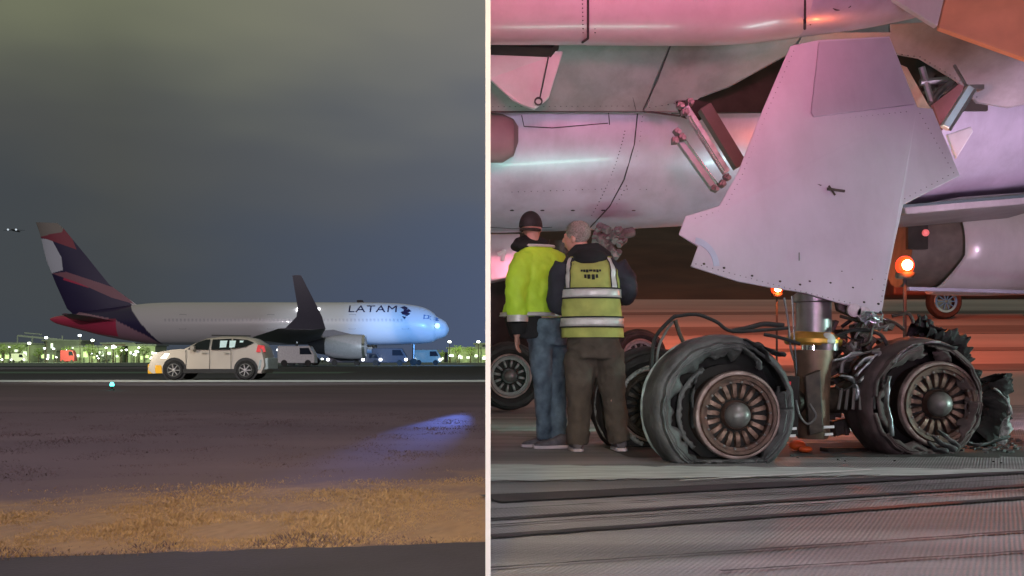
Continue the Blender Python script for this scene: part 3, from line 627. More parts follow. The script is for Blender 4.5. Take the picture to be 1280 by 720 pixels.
# fibres of the torn sidewall
ribs = []
def ribbon(parent, pts, w, name='rubber_shred', mt=M_rub, n=6, rag=.02, twist=0.0, th=.012):
    pts = [Vector(p) for p in pts]; pp, _ = catmull(pts, [0] * len(pts), n); vs = []; fs = []
    for i, p in enumerate(pp):
        d = (pp[min(i + 1, len(pp) - 1)] - pp[max(i - 1, 0)]).normalized(); a, b = frame(d)
        ang = twist * i / len(pp); u = math.cos(ang) * a + math.sin(ang) * b
        e = w * (.5 + .5 * min(1, 4 * (1 - i / (len(pp) - 1)) + .15))
        r1 = rag * noise.noise(p * 22); r2 = rag * noise.noise(p * 22 + Vector((5, 5, 5)))
        vs += [p - u * (e / 2 + r1), p + b * .01 * math.sin(i), p + u * (e / 2 + r2)]
    for i in range(len(pp) - 1):
        k_ = 3 * i; fs += [(k_, k_ + 1, k_ + 4, k_ + 3), (k_ + 1, k_ + 2, k_ + 5, k_ + 4)]
    return MB().add(vs, fs).build(name, mt, parent, ang=60, solid=th)
def fibre_arc(parent, c, r, a0, a1, off, w, mt=M_fib, name='torn_cord_edge', ax=ax):
    a, b = Vector((0, 0, 1)).cross(ax).normalized(), Vector((0, 0, 1)); vs = []; fs = []; n = 60
    for i in range(n + 1):
        t = math.radians(a0 + (a1 - a0) * i / n); u = a * math.cos(t) + b * math.sin(t)
        rr = r + .008 * noise.noise(Vector((t * 4, r, off))); ww = w * (.5 + .6 * abs(noise.noise(Vector((t * 8, 2, off)))))
        q0 = Vector(c) + u * rr + ax * off; q1 = Vector(c) + u * (rr - ww) + ax * (off + .012 + .008 * noise.noise(Vector((t * 11, 1, 1))))
        q0.z = max(q0.z, .016); q1.z = max(q1.z, .018)
        vs += [q0, q1]
    for i in range(n): k_ = 2 * i; fs.append((k_, k_ + 1, k_ + 3, k_ + 2))
    return MB().add(vs, fs).build(name, mt, parent, ang=60, solid=.006)
# which side is 'a'? (a points to viewer's left or right depending on ax)
A_ = Vector((0, 0, 1)).cross(ax).normalized(); SGN = 1 if A_.x > 0 else -1
def ang_(t): return t if SGN > 0 else 180 - t
fibre_arc(w1, c1 + Vector((-.085, .02, .04)), .505, ang_(108), ang_(246), -.30, .05, mat('pale_tyre_lining', (.22, .25, .24), .6, 0, .3, 12, .5, 40, col2=(.45, .52, .50)))
fibre_arc(w1, c1 + Vector((-.06, .0, .02)), .36, ang_(120), ang_(225), .0, .05, M_rub2, 'torn_sidewall_edge')
for k_, pts in enumerate([[(930, 424), (948, 434), (962, 452)], [(918, 430), (942, 446), (950, 462)], [(946, 428), (966, 440), (982, 444)], [(872, 470), (864, 500), (868, 535)]]):
    ribbon(w1, [P(x, y, 7.42 + .02 * k_) for x, y in pts], .085 - .01 * k_, twist=.5, rag=.035, th=.008, mt=M_rub2 if k_ % 2 else M_rub)
# inner wheels of the bogie
i1 = c1 - ax * 1.05 + Vector((-.09, 0, 0)); i2 = c2 - ax * 1.05
wi1 = rim_obj(air, P(815, 506, 8.85), ax, RR, mrim=M_dsteel, cap=M_dsteel)
tyre(wi1, P(815, 506, 8.85), ax, .46, mt=M_rub, flat=.012, inner_r=.29, ragged=.03, width=.36, seed=8)
fibre_arc(wi1, P(815, 506, 8.85), .47, ang_(130), ang_(235), -.02, .035, M_fib)
fibre_arc(wi1, P(818, 508, 8.75), .33, ang_(100), ang_(250), .05, .05, M_fib, 'torn_sidewall_edge')
tyre(w2, c2, ax, .47, shift=(-.12, 0, .02), flat=.012, inner_r=.34, ragged=.09, width=.44, seed=12, mt=mat('brown_dusty_rubber', (.05, .035, .035), .8, 0, .4, 8, .8, 30, col2=(.13, .09, .088)), mask=lambda t, s: s < .34 and not (95 < (t if SGN > 0 else (180 - t) % 360) < 130) and nz(t, s, .8) > .05)
# silvery torn liner inside the rear tyre
for k_, pts in enumerate([[(1112, 470), (1108, 500), (1116, 545)], [(1116, 455), (1135, 434), (1175, 428)], [(1122, 448), (1152, 430), (1195, 436)]]):
    ribbon(w2, [P(x, y, 7.86 - .02 * k_) for x, y in pts], .07, 'torn_tyre_liner', [M_silv, M_fib, M_rub2][k_], rag=.05, twist=.35, th=.006)
for k_, pts in enumerate([[(1165, 545), (1180, 556), (1196, 562)], [(1172, 538), (1190, 552), (1200, 560)], [(1160, 552), (1170, 562), (1185, 564)]]):
    ribbon(w2, [P(x, y, 7.95) for x, y in pts], .04, 'rubber_shred', M_rub2, twist=1.4)
# inner rear wheel's tyre remnant flaring out behind, chewed tread
wi2 = rim_obj(air, P(1120, 488, 9.2), ax, RR, mrim=M_dsteel, cap=M_dsteel)
def chew(c, R0, a0, a1, w, seed, name='chewed_tread', parent=None, thick=.07, mt=M_rub):
    a, b = Vector((0, 0, 1)).cross(ax).normalized() * SGN, Vector((0, 0, 1)); nu, nv = 190, 40; m = MB(); vs = []; fs = []
    for i in range(nu + 1):
        t = math.radians(a0 + (a1 - a0) * i / nu); u = a * math.cos(t) + b * math.sin(t)
        for j in range(nv):
            q = 2 * math.pi * j / nv; rr = R0 + thick * math.cos(q); off = w * .5 * math.sin(q)
            pq = Vector(c) + u * (rr * .8) + ax * off; d = noise.noise(pq * 5 + Vector((seed, 0, 0))) * .10 + noise.noise(pq * 15) * .06 + noise.noise(pq * 40) * .035
            p = Vector(c) + u * (rr + d) + ax * (off + d * .8); p.z = max(p.z, .015); vs.append(p)
    for i in range(nu):
        for j in range(nv): fs.append((i * nv + j, i * nv + (j + 1) % nv, (i + 1) * nv + (j + 1) % nv, (i + 1) * nv + j))
    return MB().add(vs, fs).build(name, mt, parent, ang=30)
chew(P(1150, 476, 8.9), .41, -8, 92, .34, 4, parent=wi2)
chew(P(1195, 500, 8.6), .32, -62, 30, .26, 9, parent=w2)
m = MB()
for i in range(34):
    t = math.radians(-20 + 115 * random.random()); u = Vector((math.cos(t) * .93, math.cos(t) * .37, math.sin(t)))
    p = P(1150, 476, 8.8) + u * .45; q = p + u * (.015 + .05 * random.random()) + Vector((random.uniform(-.04, .04), random.uniform(-.1, .05), random.uniform(-.04, .04)))
    m.tube([p, q], [.022, .006], 5)
m.build('rubber_tufts', M_rub, wi2)['kind'] = 'stuff'
fibre_arc(w2, P(1200, 508, 8.5), .40, ang_(-42), ang_(28), .02, .045, M_fib)
ribbon(w2, [P(1242, 485, 8.4), P(1262, 510, 8.35), P(1250, 555, 8.3)], .06, 'torn_cord_edge', M_fib, rag=.05, twist=.8)
ribbon(w2, [P(1205, 552, 8.2), P(1228, 556, 8.2), P(1262, 545, 8.25)], .07, 'rubber_shred', M_rub2, rag=.05, twist=.8)
m = MB()
for i in range(60): # crumbs of rubber
    g = G(random.uniform(1190, 1275), random.uniform(548, 566), .01) ; m.box(g, (random.uniform(.01, .05), .03, .02), Matrix.Rotation(random.random() * 3, 3, 'Z'))
for i in range(22):
    g = G(random.uniform(860, 1270), random.uniform(568, 580), .012); m.box(g, (random.uniform(.006, .02), .012, .008), Matrix.Rotation(random.random() * 3, 3, 'Z'))
tagt(m.build('rubber_crumbs', M_rub2), 'scattered black rubber crumbs on the tarmac around the burst tyres', 'debris', kind='stuff')
# strut, axle beam, links, pipes
m = MB(); m.lathe([(.135, 0), (.135, .30), (.15, .31), (.15, .36), (.125, .38), (.125, .62)], P(1017, 428, 8.35), (0, 0, 1), 28); m.build('shock_strut', M_steel, air)
m = MB(); m.lathe([(.20, 0), (.215, .02), (.215, .05), (.19, .07), (.15, .10)], P(1016, 432, 8.3), (.05, 0, 1), 28); m.build('brass_collar', M_gold, air)
m = MB(); m.lathe([(.085, 0), (.085, .12)], P(1016, 448, 8.3), (0, 0, 1), 28); m.build('strut_piston', M_chrome, air)
m = MB(); m.lathe([(.11, 0), (.125, .05), (.12, .25), (.13, .5), (.15, .62), (.15, .66)], P(1016, 548, 8.2), (0, 0, 1), 28); m.build('lower_strut', mat('rusty_strut', (.12, .08, .055), .5, .3, .4, 10, .3, 30, col2=(.24, .15, .10)), air)
m = MB(); m.tube([P(925, 505, 8.0), P(1170, 495, 8.7)], .10, 20); m.build('bogie_beam', M_dsteel, air)
m = MB(); m.tube([c1 - ax * .1, c1 - ax * 1.3], .06, 16); m.build('axle', M_dsteel, air)
m = MB(); m.tube([c2 - ax * .1, c2 - ax * 1.3], .06, 16); m.build('axle', M_dsteel, air)
m = MB(); m.ball(P(1034, 426, 8.15), .062, (1, 1, 1), n=10); m.build('lit_canister', mat('cream_canister', (.6, .68, .62), .35), air)
m = MB(); m.lathe([(.08, 0), (.08, .05)], P(1034, 438, 8.15), (0, 0, 1), 20); m.lathe([(.035, -.1), (.035, 0)], P(1032, 438, 8.15), (0, 0, 1), 20); m.build('canister_base', M_steel, air)
# torque links
for q_ in (0,):
    m = MB(); m.prism([P(1045, 372, 8.15), P(1090, 392, 8.15), P(1100, 402, 8.15), P(1075, 400, 8.15), P(1048, 388, 8.15)], (0, .08, 0)); m.build('torque_link', M_dsteel, air, smooth=False, bevel=.01); m = MB(); m.prism([P(1006, 470, 8.0), P(1026, 462, 8.0), P(1030, 540, 8.0), P(1012, 545, 8.0)], (0, .06, 0)); m.build('torque_link', M_dsteel, air, smooth=False, bevel=.01)
m = MB()
for x, y in [(1066, 388), (1078, 392)]: m.lathe([(.02, 0), (.05, 0), (.05, .04), (.02, .04)], P(x, y, 8.1), (0, -1, 0), 18)
m.build('link_pin', M_pink, air)
# crumpled bright foil near the door tip
m = MB()
for i in range(18):
    x, y = random.uniform(1078, 1106), random.uniform(392, 411); vs = [P(x + random.uniform(-7, 7), y + random.uniform(-6, 6), 8.0 + random.uniform(-.05, .05)) for _ in range(4)]; m.add(vs, [(0, 1, 2), (0, 2, 3)])
m.build('torn_bright_metal', M_silv, air, smooth=False, solid=.004)['kind'] = 'stuff'
for k_, pts in enumerate([[(1070, 470), (1090, 450), (1098, 442)], [(1068, 462), (1078, 452), (1092, 446)], [(1074, 478), (1088, 462), (1097, 450)], [(1040, 452), (1060, 446), (1080, 440)], [(1050, 470), (1066, 476), (1072, 500)]]):
    ribbon(air, [P(x, y, 8.15) for x, y in pts], .04, 'torn_bright_strip', M_silv, rag=.03, twist=1.2)
# hoses, cables and pipes
def hose(pts, D, r, mt=M_hose, name='hose'):
    MB().tube([P(x, y, D + (d[0] if d else 0)) for x, y, *d in pts], r * .72, 8, smooth=6).build(name, mt, air)
hose([(814, 470), (818, 425), (838, 400), (846, 395)], 8.0, .020)
hose([(822, 480), (822, 440), (832, 415), (842, 402)], 8.05, .014, M_steel)
hose([(842, 396), (870, 393), (895, 402), (915, 414), (960, 412), (985, 410)], 8.0, .018)
hose([(844, 400), (850, 418), (858, 436)], 7.95, .022, M_dsteel)
hose([(915, 414), (935, 410), (955, 405), (980, 407)], 8.1, .026)
hose([(980, 372), (985, 400), (988, 432), (992, 450)], 8.15, .012, M_steel)
hose([(990, 370), (992, 410), (996, 470)], 8.12, .010, M_chrome)
hose([(1050, 395), (1080, 402), (1110, 400), (1130, 412)], 8.3, .018, M_dsteel)
hose([(1045, 420), (1070, 412), (1100, 418), (1112, 440)], 8.2, .02)
hose([(1048, 450), (1070, 444), (1100, 436)], 8.15, .012, M_steel)
hose([(995, 500), (1000, 520), (1010, 530), (1020, 520), (1012, 505)], 7.95, .012, M_steel)
hose([(955, 418), (975, 422), (1000, 430)], 8.1, .018)
hose([(1115, 395), (1135, 392), (1142, 404)], 8.6, .02, M_dsteel)
random.seed(21)
for k_ in range(26):
    x0, y0_ = random.uniform(1040, 1105), random.uniform(405, 500); x1, y1_ = x0 + random.uniform(-30, 30), y0_ + random.uniform(-25, 30)
    hose([(x0, y0_), ((x0 + x1) / 2 + random.uniform(-8, 8), (y0_ + y1_) / 2 + random.uniform(-8, 8)), (x1, y1_)], 8.3 + random.uniform(-.2, .2), random.uniform(.008, .022), random.choice([M_hose, M_dsteel, M_hose, M_steel]), 'cable')
m = MB()
for i in range(60):
    x, y = random.uniform(1030, 1110), random.uniform(405, 545)
    m.box(P(x, y, 8.55 + random.uniform(-.12, .2)), (random.uniform(.04, .16), .12, random.uniform(.03, .14)), Matrix.Rotation(random.random() * 3, 3, 'Y'))
m.build('brake_assembly', M_dsteel, air, smooth=False, bevel=.006)
m = MB(); m.tube([P(1060, 492, 8.25), P(1102, 490, 8.4)], .085, 20); m.build('brake_cylinder', M_dsteel, air)
m = MB()
for i in range(6): m.tube([P(1052 + i * 8, 486, 8.15), P(1048 + i * 9, 512, 8.1)], .012, 6)
m.build('brake_rods', M_steel, air)
m = MB(); m.prism([P(966, 470, 7.95), P(1000, 470, 7.95), P(998, 545, 7.95), P(968, 545, 7.95)], (0, .1, 0)); m.build('brake_plate', M_rimd, air, smooth=False, bevel=.01)
m = MB(); m.prism([P(976, 478, 7.9), P(989, 477, 7.9), P(988, 489, 7.9), P(980, 490, 7.9)], (0, .02, 0)); m.build('red_tag', M_redref, air, smooth=False, bevel=.003)
for x, y, w_ in [(990, 536, 11), (988, 545, 13), (1036, 534, 13), (1036, 543, 10)]: m = MB().beam(P(x - w_ / 2, y, 7.85), P(x + w_ / 2, y - .5, 7.85), .02, .018); m.build('white_stencil_bar', M_bar, air, smooth=False)
# bottom beam resting low behind with little studs
m = MB(); m.beam(P(1030, 562, 8.3), P(1092, 562, 8.5), .10, .03); m.build('jack_plate', M_dsteel, air, smooth=False, bevel=.004)
m = MB(); m.ball(G(1001, 566) + Vector((0, .1, .05)), .05, (1.3, 1, .8), n=8); m.ball(G(1008, 568) + Vector((.02, .1, .03)), .035, (1.5, 1, .7), n=8)
tagt(m.build('wheel_chock', M_orange, bevel=0), 'small bright orange chock on the tarmac beneath the landing gear strut', 'chock')

# other gear farther back: wheels seen through the gap
def clip_wall(o):
    bm = bmesh.new(); bm.from_mesh(o.data); off = Vector(); r = o.parent
    while r is not None: off += r.location; r = r.parent
    off += o.location
    bmesh.ops.bisect_plane(bm, geom=bm.verts[:] + bm.edges[:] + bm.faces[:], plane_co=Vector((.012, 0, 0)) - off, plane_no=(-1, -.0219, 0), clear_outer=True)
    bm.to_mesh(o.data); bm.free()
    for c in o.children: clip_wall(c)
def far_wheel(px, py, D, R):
    c = P(px, py, D); w_ = rim_obj(air, c, (.15, -1, 0), R * .62, spokes=12, mrim=mat('grey_rim', (.20, .19, .19), .5, .4), cap=M_hub)
    tyre(w_, c, Vector((.15, -1, 0)), R, mt=M_rub, inner_r=R * .64, width=.38, seed=px, solid=.01, flat=.01 + slope(D))
    fr = MB(); fr.lathe([(R * .80, -.035), (R * .86, -.01), (R * .90, -.03)], c, Vector((.15, -1, 0)), 40, cap=False); fr.build('pale_sidewall_ring', mat('dusty_grey_rubber', (.15, .15, .15), .7), w_, solid=.004)
    if px < 690: clip_wall(w_)
far_wheel(637, 470, 14.7, .46)
far_wheel(800, 446, 19.6, .50)
m = MB(); m.tube([P(640, 468, 15.2), P(800, 455, 19.8)], .12, 12); m.tube([P(700, 300, 16), P(690, 460, 16.2)], .16, 14); m.build('rear_bogie', M_dsteel, air)
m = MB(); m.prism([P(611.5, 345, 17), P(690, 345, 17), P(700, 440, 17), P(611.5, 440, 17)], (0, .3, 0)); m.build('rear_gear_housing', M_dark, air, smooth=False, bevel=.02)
# rear gear fittings above right man's shoulder
m = MB()
random.seed(5)
for i in range(26):
    x, y = random.uniform(742, 775), random.uniform(288, 318); m.tube([P(x, y, 12.0), P(x + random.uniform(-14, 14), y + random.uniform(-9, 9), 12.1)], random.uniform(.02, .05), 6)
m.tube([P(745, 300, 12), P(790, 290, 12.3)], .06, 10); m.build('hydraulic_fittings', mat('dull_grey_fittings', (.13, .12, .125), .6, .3, .4, 20, .3), air)
# machine at far left behind
m = MB(); m.prism([P(612, 292, 15), P(650, 292, 15), P(646, 345, 15), P(612, 352, 15)], (0, .4, 0)); m.build('rear_gear_door', M_gloss, air, smooth=False, bevel=.02)
m = MB(); m.tube([P(622, 318, 14.9), P(632, 314, 14.9)], .03, 6); m.tube([P(628, 326, 14.9), P(630, 312, 14.9)], .03, 6); m.build('rear_door_fitting', M_white, air)

# ------------------------------------------------------------------ service truck behind right, warning lights
tr = empty('service_truck', (13.5, 34, slope(34)), 'dark brown service truck mostly hidden behind the engine cowl, bright wheel', 'truck')
tx0 = 13.5
M_tr = mat('dark_brown_truck_paint', (.07, .03, .022), .5, 0, .2, 2)
zt = slope(34)
m = MB(); m.prism([(11.7, 33.6, zt + .7), (17.6, 33.6, zt + .7), (17.6, 33.6, zt + 1.6), (17.0, 33.6, zt + 2.7), (15.2, 33.6, zt + 2.8), (15.0, 33.6, zt + 2.0), (11.7, 33.6, zt + 2.0)], (0, 2.2, 0)); m.build('body', M_tr, tr, bevel=.06, smooth=False)
m = MB(); m.prism([(15.3, 33.57, zt + 1.75), (17.3, 33.57, zt + 1.75), (16.9, 33.57, zt + 2.55), (15.3, 33.57, zt + 2.6)], (0, .02, 0)); m.build('window', M_dark, tr, smooth=False)
for x in (13.25, 16.4):
    c = Vector((x, 33.5, zt + .5))
    m = MB(); m.lathe([(.30, 0), (.48, .02), (.52, -.04), (.52, -.25), (.3, -.28)], c, (0, -1, 0), 32, cap=False); wv_ = m.build('wheel', M_rub, tr)
    m = MB(); m.lathe([(.36, .03), (.34, .06), (.27, .05), (.26, .01)], c, (0, -1, 0), 32, cap=False)
    for i in range(10): u = Vector((math.cos(i * .628), 0, math.sin(i * .628))); m.beam(c + u * .05 - Vector((0, .04, 0)), c + u * .26 - Vector((0, .04, 0)), .05, .03)
    m.build('rim', M_chrome, wv_)
def warn(px, py, D, r, label, e, cat='warning light'):
    zb = slope(D) if D > 17 else 0; c = P(px, py, D)
    o = empty('warning_light', (c.x, c.y, zb), label, cat, 'flashing warning lights on stands')
    m = MB(); m.lathe([(.02, -.3), (.02, c.z - zb - r * 1.2)], (c.x, c.y, zb + .0), (0, 0, 1), 8)
    m = MB().tube([(c.x, c.y, zb), (c.x, c.y, c.z - r * 1.3)], .018, 8)
    for a in (0, 2.1, 4.2): m.tube([(c.x, c.y, zb + .35), (c.x + .3 * math.cos(a), c.y + .3 * math.sin(a), zb + .01)], .02, 6)
    m.build('stand', M_hose, o)
    m = MB().lathe([(r * .9, -r * 1.4), (r * 1.1, -r * 1.1), (r * 1.1, -r * .8)], c, (0, 0, 1), 16); m.build('lamp_base', M_dsteel, o)
    m = MB().ball(c, r, (1, 1, 1.1), 10); m.build('lamp_lens', mat('amber_lens_glow', (.35, .02, .004), .3, emit=2.6, ecol=(1, .035, .006)), o)
    m = MB().ball(c - Vector((0, r * .6, 0)), r * .62, (1, 1, 1), 10); m.build('lamp_bulb', mat('bulb_glow', (1, .8, .4), .3, emit=70, ecol=(1, .62, .22)), o)
    lamp('warning_light_glow', 'POINT', c - Vector((0, r * 2.2, -.02)), c, e, (1, .16, .03), r * .3)
    return o
warn(1131, 332, 10.4, .085, 'bright orange warning light on a stand right of the grey gear door', 70)
warn(971, 361, 19, .10, 'small orange warning light on a stand left of the strut under the gear door', 160)

# ================================================================== PEOPLE
def torso_fn(rings):
    """rings: (px,py,D, rx, ry, yaw) top to bottom -> function(t, theta, off)"""
    K = interp(rings, 8)
    def f(t, th, off=0):
        x = t * (len(K) - 1); i = min(int(x), len(K) - 2); q = x - i; k_ = [K[i][s] * (1 - q) + K[i + 1][s] * q for s in range(6)]
        c = P(k_[0], k_[1], k_[2]); y = math.radians(k_[5]); ex = math.copysign(abs(math.cos(th)) ** .85, math.cos(th)); ey = math.copysign(abs(math.sin(th)) ** .85, math.sin(th))
        fo = .011 * noise.noise(Vector((math.cos(th) * 2.2, math.sin(th) * 2.2 + k_[0], t * 5))) + .006 * noise.noise(Vector((math.cos(th) * 6, math.sin(th) * 6, t * 13 + k_[0])))
        lx, ly = (k_[3] + off + fo) * ex, (k_[4] + off + fo) * ey
        return c + Vector((lx * math.cos(y) - ly * math.sin(y), lx * math.sin(y) + ly * math.cos(y), 0))
    return f
def torso_mesh(m, f, t0=0, t1=1, n=20, k=36, off=0):
    return m.loft([[f(t0 + (t1 - t0) * i / n, 2 * math.pi * j / k, off) for j in range(k)] for i in range(n + 1)])
def band(f, t0, t1, th0, th1, off, n=30, rows=2, mt=None, name='stripe', parent=None, th=.004):
    vs = []; fs = []
    for i in range(rows + 1):
        for j in range(n + 1): vs.append(f(t0 + (t1 - t0) * i / rows, th0 + (th1 - th0) * j / n, off))
    for i in range(rows):
        for j in range(n): a = i * (n + 1) + j; fs.append((a, a + 1, a + n + 2, a + n + 1))
    return MB().add(vs, fs).build(name, mt, parent, solid=th, ang=80)
def hand(m, wrist, dirv, side, curl=.5, sc=1.0):
    """palm and five separate bent fingers; side = direction across the palm towards the thumb"""
    d = Vector(dirv).normalized(); s_ = Vector(side); s_ = (s_ - d * s_.dot(d)).normalized(); nrm = d.cross(s_)
    w_ = Vector(wrist); pc = w_ + d * .045 * sc
    R = Matrix((s_, nrm, d)).transposed()
    m.ball(pc, .05 * sc, (.82, .34, 1.0), 10, R=R); m.tube([w_ - d * .04, w_ + d * .02], [.026 * sc, .027 * sc], 10)
    for i, (L, o) in enumerate([(.072, .030), (.082, .010), (.076, -.011), (.060, -.031)]):
        p = w_ + d * .085 * sc + s_ * o * sc; q = p + d * L * .5 * sc + nrm * L * curl * .25 * sc; r = q + d * L * .4 * (1 - curl * .5) * sc + nrm * L * curl * .5 * sc
        m.tube([p - d * .03 * sc, p, q, r], [.0095 * sc, .0098 * sc, .009 * sc, .0068 * sc], 8)
    p = w_ + d * .02 * sc + s_ * .03 * sc; q = p + d * .04 * sc + s_ * .025 * sc; r = q + d * .035 * sc + s_ * .004 * sc + nrm * .01
    m.tube([p - s_ * .015, p, q, r], [.014 * sc, .0135 * sc, .011 * sc, .008 * sc], 8)
def head(m, c, yaw, sc=1.0, tilt=0):
    R = Matrix.Rotation(math.radians(yaw), 3, 'Z') @ Matrix.Rotation(math.radians(tilt), 3, 'Y'); c = Vector(c)   # local +y = face
    def b(x, y, z, r, s): m.ball(c + R @ Vector((x, y, z)) * sc, r * sc, s, 10, R=R)
    b(0, -.01, .035, .1, (.76, .96, .90)); b(0, .03, -.03, .078, (.78, .95, 1.05)); b(0, .055, -.085, .04, (.95, .8, .6))
    b(0, .108, -.012, .018, (.8, 1.1, 1.5)); b(0, .122, -.028, .014, (1.1, .8, .7))
    for s_ in (-1, 1):
        b(s_ * .032, .092, .014, .013, (1.2, .6, .7)); b(s_ * .078, .0, -.012, .03, (.35, .7, 1.05)); b(s_ * .035, .085, .032, .016, (1.5, .6, .4))
    b(0, .103, -.060, .02, (1.4, .5, .28)); b(0, .101, -.070, .018, (1.2, .5, .3))
M_skin = mat('skin', (.50, .27, .21), .55, 0, .1, 20)
M_jean = mat('blue_jeans', (.04, .06, .09), .85, 0, .3, 9, .5, 60, col2=(.17, .24, .30))
M_olive = mat('brown_work_trousers', (.085, .068, .055), .9, 0, .2, 10, .5, 60)
M_black = mat('black_cloth', (.014, .014, .016), .9, 0, .3, 10, .4, 50)
M_navy = mat('dark_navy_jacket', (.025, .026, .038), .8, 0, .3, 8, .4, 40)
M_hi = mat('hi_vis_yellow_jacket', (.50, .70, .045), .65, 0, .15, 5, .6, 22, emit=.05, ecol=(.5, 1, .05))
M_vest = mat('hi_vis_yellow_vest', (.40, .42, .11), .75, 0, .3, 6, .8, 14)
M_refl = mat('reflective_tape', (.62, .58, .58), .4, .2, .1, 20, .2, 40)
M_hair = mat('grey_brown_hair', (.16, .14, .12), .8, 0, .5, 90, .9, 160, col2=(.36, .34, .31))
M_cap = mat('black_cap', (.018, .018, .02), .75, 0, .3, 20, .3, 60)
M_shoe = mat('grey_running_shoe', (.13, .115, .13), .7, 0, .3, 20, .3, 60)
M_sole = mat('pale_sole', (.6, .5, .54), .7)
def leg(m, pts, rr): m.tube([P(*p) for p in pts], rr, 18, smooth=5)
def shoe(parent, heel, toe, w=.048):
    h_, t_ = Vector(heel), Vector(toe); d = (t_ - h_); L = d.length; d.normalize(); s_ = Vector((-d.y, d.x, 0))
    def ring(t, ww, zt, z0=.0):
        c = h_ + d * (t * L); return [c + s_ * (ww * math.cos(a)) + Vector((0, 0, z0 + (zt - z0) * (.5 + .5 * math.sin(a)))) for a in [2 * math.pi * j / 16 for j in range(16)]]
    m = MB(); m.loft([ring(0, w * .5, .07, .03), ring(.06, w * .85, .105, .022), ring(.28, w * .85, .12, .022), ring(.45, w * .9, .095, .022), ring(.7, w * 1.05, .07, .022), ring(.92, w * .85, .052, .022), ring(1, w * .4, .04, .025)])
    sh = m.build('shoe', M_shoe, parent, ang=60)
    m = MB(); m.loft([[h_ + d * (t * L) + s_ * (s2 * ww) + Vector((0, 0, z)) for s2, z in ((-1, .006), (1, .006), (1, .030), (-1, .030))] for t, ww in [(-.02, w * .6), (.1, w * .95), (.4, w * .92), (.7, w * 1.12), (.93, w * .85), (1.03, w * .4)]])
    m.build('sole', M_sole, sh, bevel=.004)
# ---- left man: cap, hi-vis coat, jeans
D1 = 8.7
p1 = empty('person', (P(688, 560, D1).x, D1, 0), 'man in black cap, yellow hi-vis coat and jeans, left of the vested man', 'person')
m = MB(); head(m, P(664, 285, D1), -22, .98)
m.tube([P(664, 292, D1), P(668, 312, D1 + .02)], [.058, .066], 14)
tb = torso_fn([(668, 310, D1, .10, .08, 30), (672, 325, D1, .18, .11, 30), (672, 365, D1, .16, .11, 30), (676, 405, D1, .15, .11, 30), (680, 420, D1, .14, .10, 30)])
torso_mesh(m, tb)
m.tube([P(655, 325, D1 - .1), P(641, 372, D1 - .16), P(646, 415, D1 - .16)], [.05, .042, .028], 12)
hand(m, P(646, 417, D1 - .16), (.0, .05, -1), (.3, 1, 0), .5, 1.02)
m.tube([P(694, 325, D1 + .12), P(702, 375, D1 + .2), P(706, 392, D1 + .42)], [.05, .042, .028], 12)
hand(m, P(706, 392, D1 + .42), (.1, 1, .05), (-1, 0, .3), .5)
leg(m, [(680, 410, D1), (680, 480, D1), (678, 550, D1)], [.05, .04, .035]); leg(m, [(690, 410, D1 + .05), (694, 480, D1 + .1), (700, 550, D1)], [.05, .04, .035])
m.build('body', M_skin, p1, remesh=.009)
# coat
cf = torso_fn([(668, 306, D1, .085, .075, 30), (674, 313, D1, .17, .11, 30), (675, 330, D1, .225, .145, 30), (672, 355, D1, .225, .155, 30), (668, 378, D1, .235, .165, 30), (664, 396, D1, .25, .175, 30)])
m = MB(); torso_mesh(m, cf)
m.tube([P(656, 322, D1 - .1), P(648, 345, D1 - .17), P(645, 372, D1 - .2), P(647, 396, D1 - .2)], [.085, .092, .085, .075], 18, smooth=4)
m.tube([P(694, 322, D1 + .12), P(704, 350, D1 + .2), P(704, 380, D1 + .25), P(706, 390, D1 + .38)], [.085, .08, .075, .06], 18, smooth=4)
coat = m.build('coat', M_hi, p1, remesh=.013, disp=.035, dscale=.09)
m = MB(); m.tube([P(647, 394, D1 - .2), P(647, 402, D1 - .2)], [.084, .082], 20); m.build('cuff_stripe', M_refl, p1)
m = MB(); m.tube([P(647, 402, D1 - .2), P(648, 416, D1 - .18)], [.078, .058], 20); m.build('black_cuff', M_black, p1)
band(cf, .93, 1.0, 0, 2 * math.pi, .012, 48, 3, M_refl, 'hem_stripe', p1)
m = MB(); torso_mesh(m, torso_fn([(664, 392, D1, .20, .14, 30), (664, 402, D1, .215, .15, 30), (668, 424, D1, .19, .14, 30)]), n=8); m.build('undercoat', M_black, p1, remesh=.014, disp=.02)
m = MB(); m.ball(P(658, 308, D1 - .03), .10, (1.3, 1.0, .55), 12); m.tube([P(645, 305, D1 - .05), P(664, 300, D1 + .02), P(684, 308, D1 + .02)], [.045, .06, .045], 14); m.build('hood', M_black, p1, remesh=.012, disp=.015)
m = MB(); m.tube([cf(.10, math.radians(q), .018) for q in range(-160, -20, 10)], .012, 6); m.build('collar_piping', M_refl, p1)
m = MB()
torso_mesh(m, torso_fn([(682, 398, D1, .165, .13, 30), (683, 415, D1, .165, .14, 30), (685, 432, D1, .155, .13, 30)]), n=6)
leg(m, [(677, 422, D1 - .03), (676, 450, D1 - .05), (678, 482, D1 - .05), (679, 520, D1 - .03), (680, 549, D1)], [.10, .092, .072, .06, .056])
leg(m, [(693, 422, D1 + .05), (696, 452, D1 + .08), (696, 485, D1 + .06), (698, 520, D1 + .04), (701, 552, D1)], [.10, .095, .078, .066, .062])
m.build('jeans', M_jean, p1, remesh=.012, disp=.03, dscale=.07)
g1 = P(690, 556, D1); shoe(p1, (P(694, 550, D1).x, D1 + .10, 0), (P(653, 550, D1).x, D1 + .02, 0), .052); shoe(p1, (P(713, 556, D1).x, D1 - .04, 0), (P(668, 558, D1).x, D1 - .12, 0), .054)
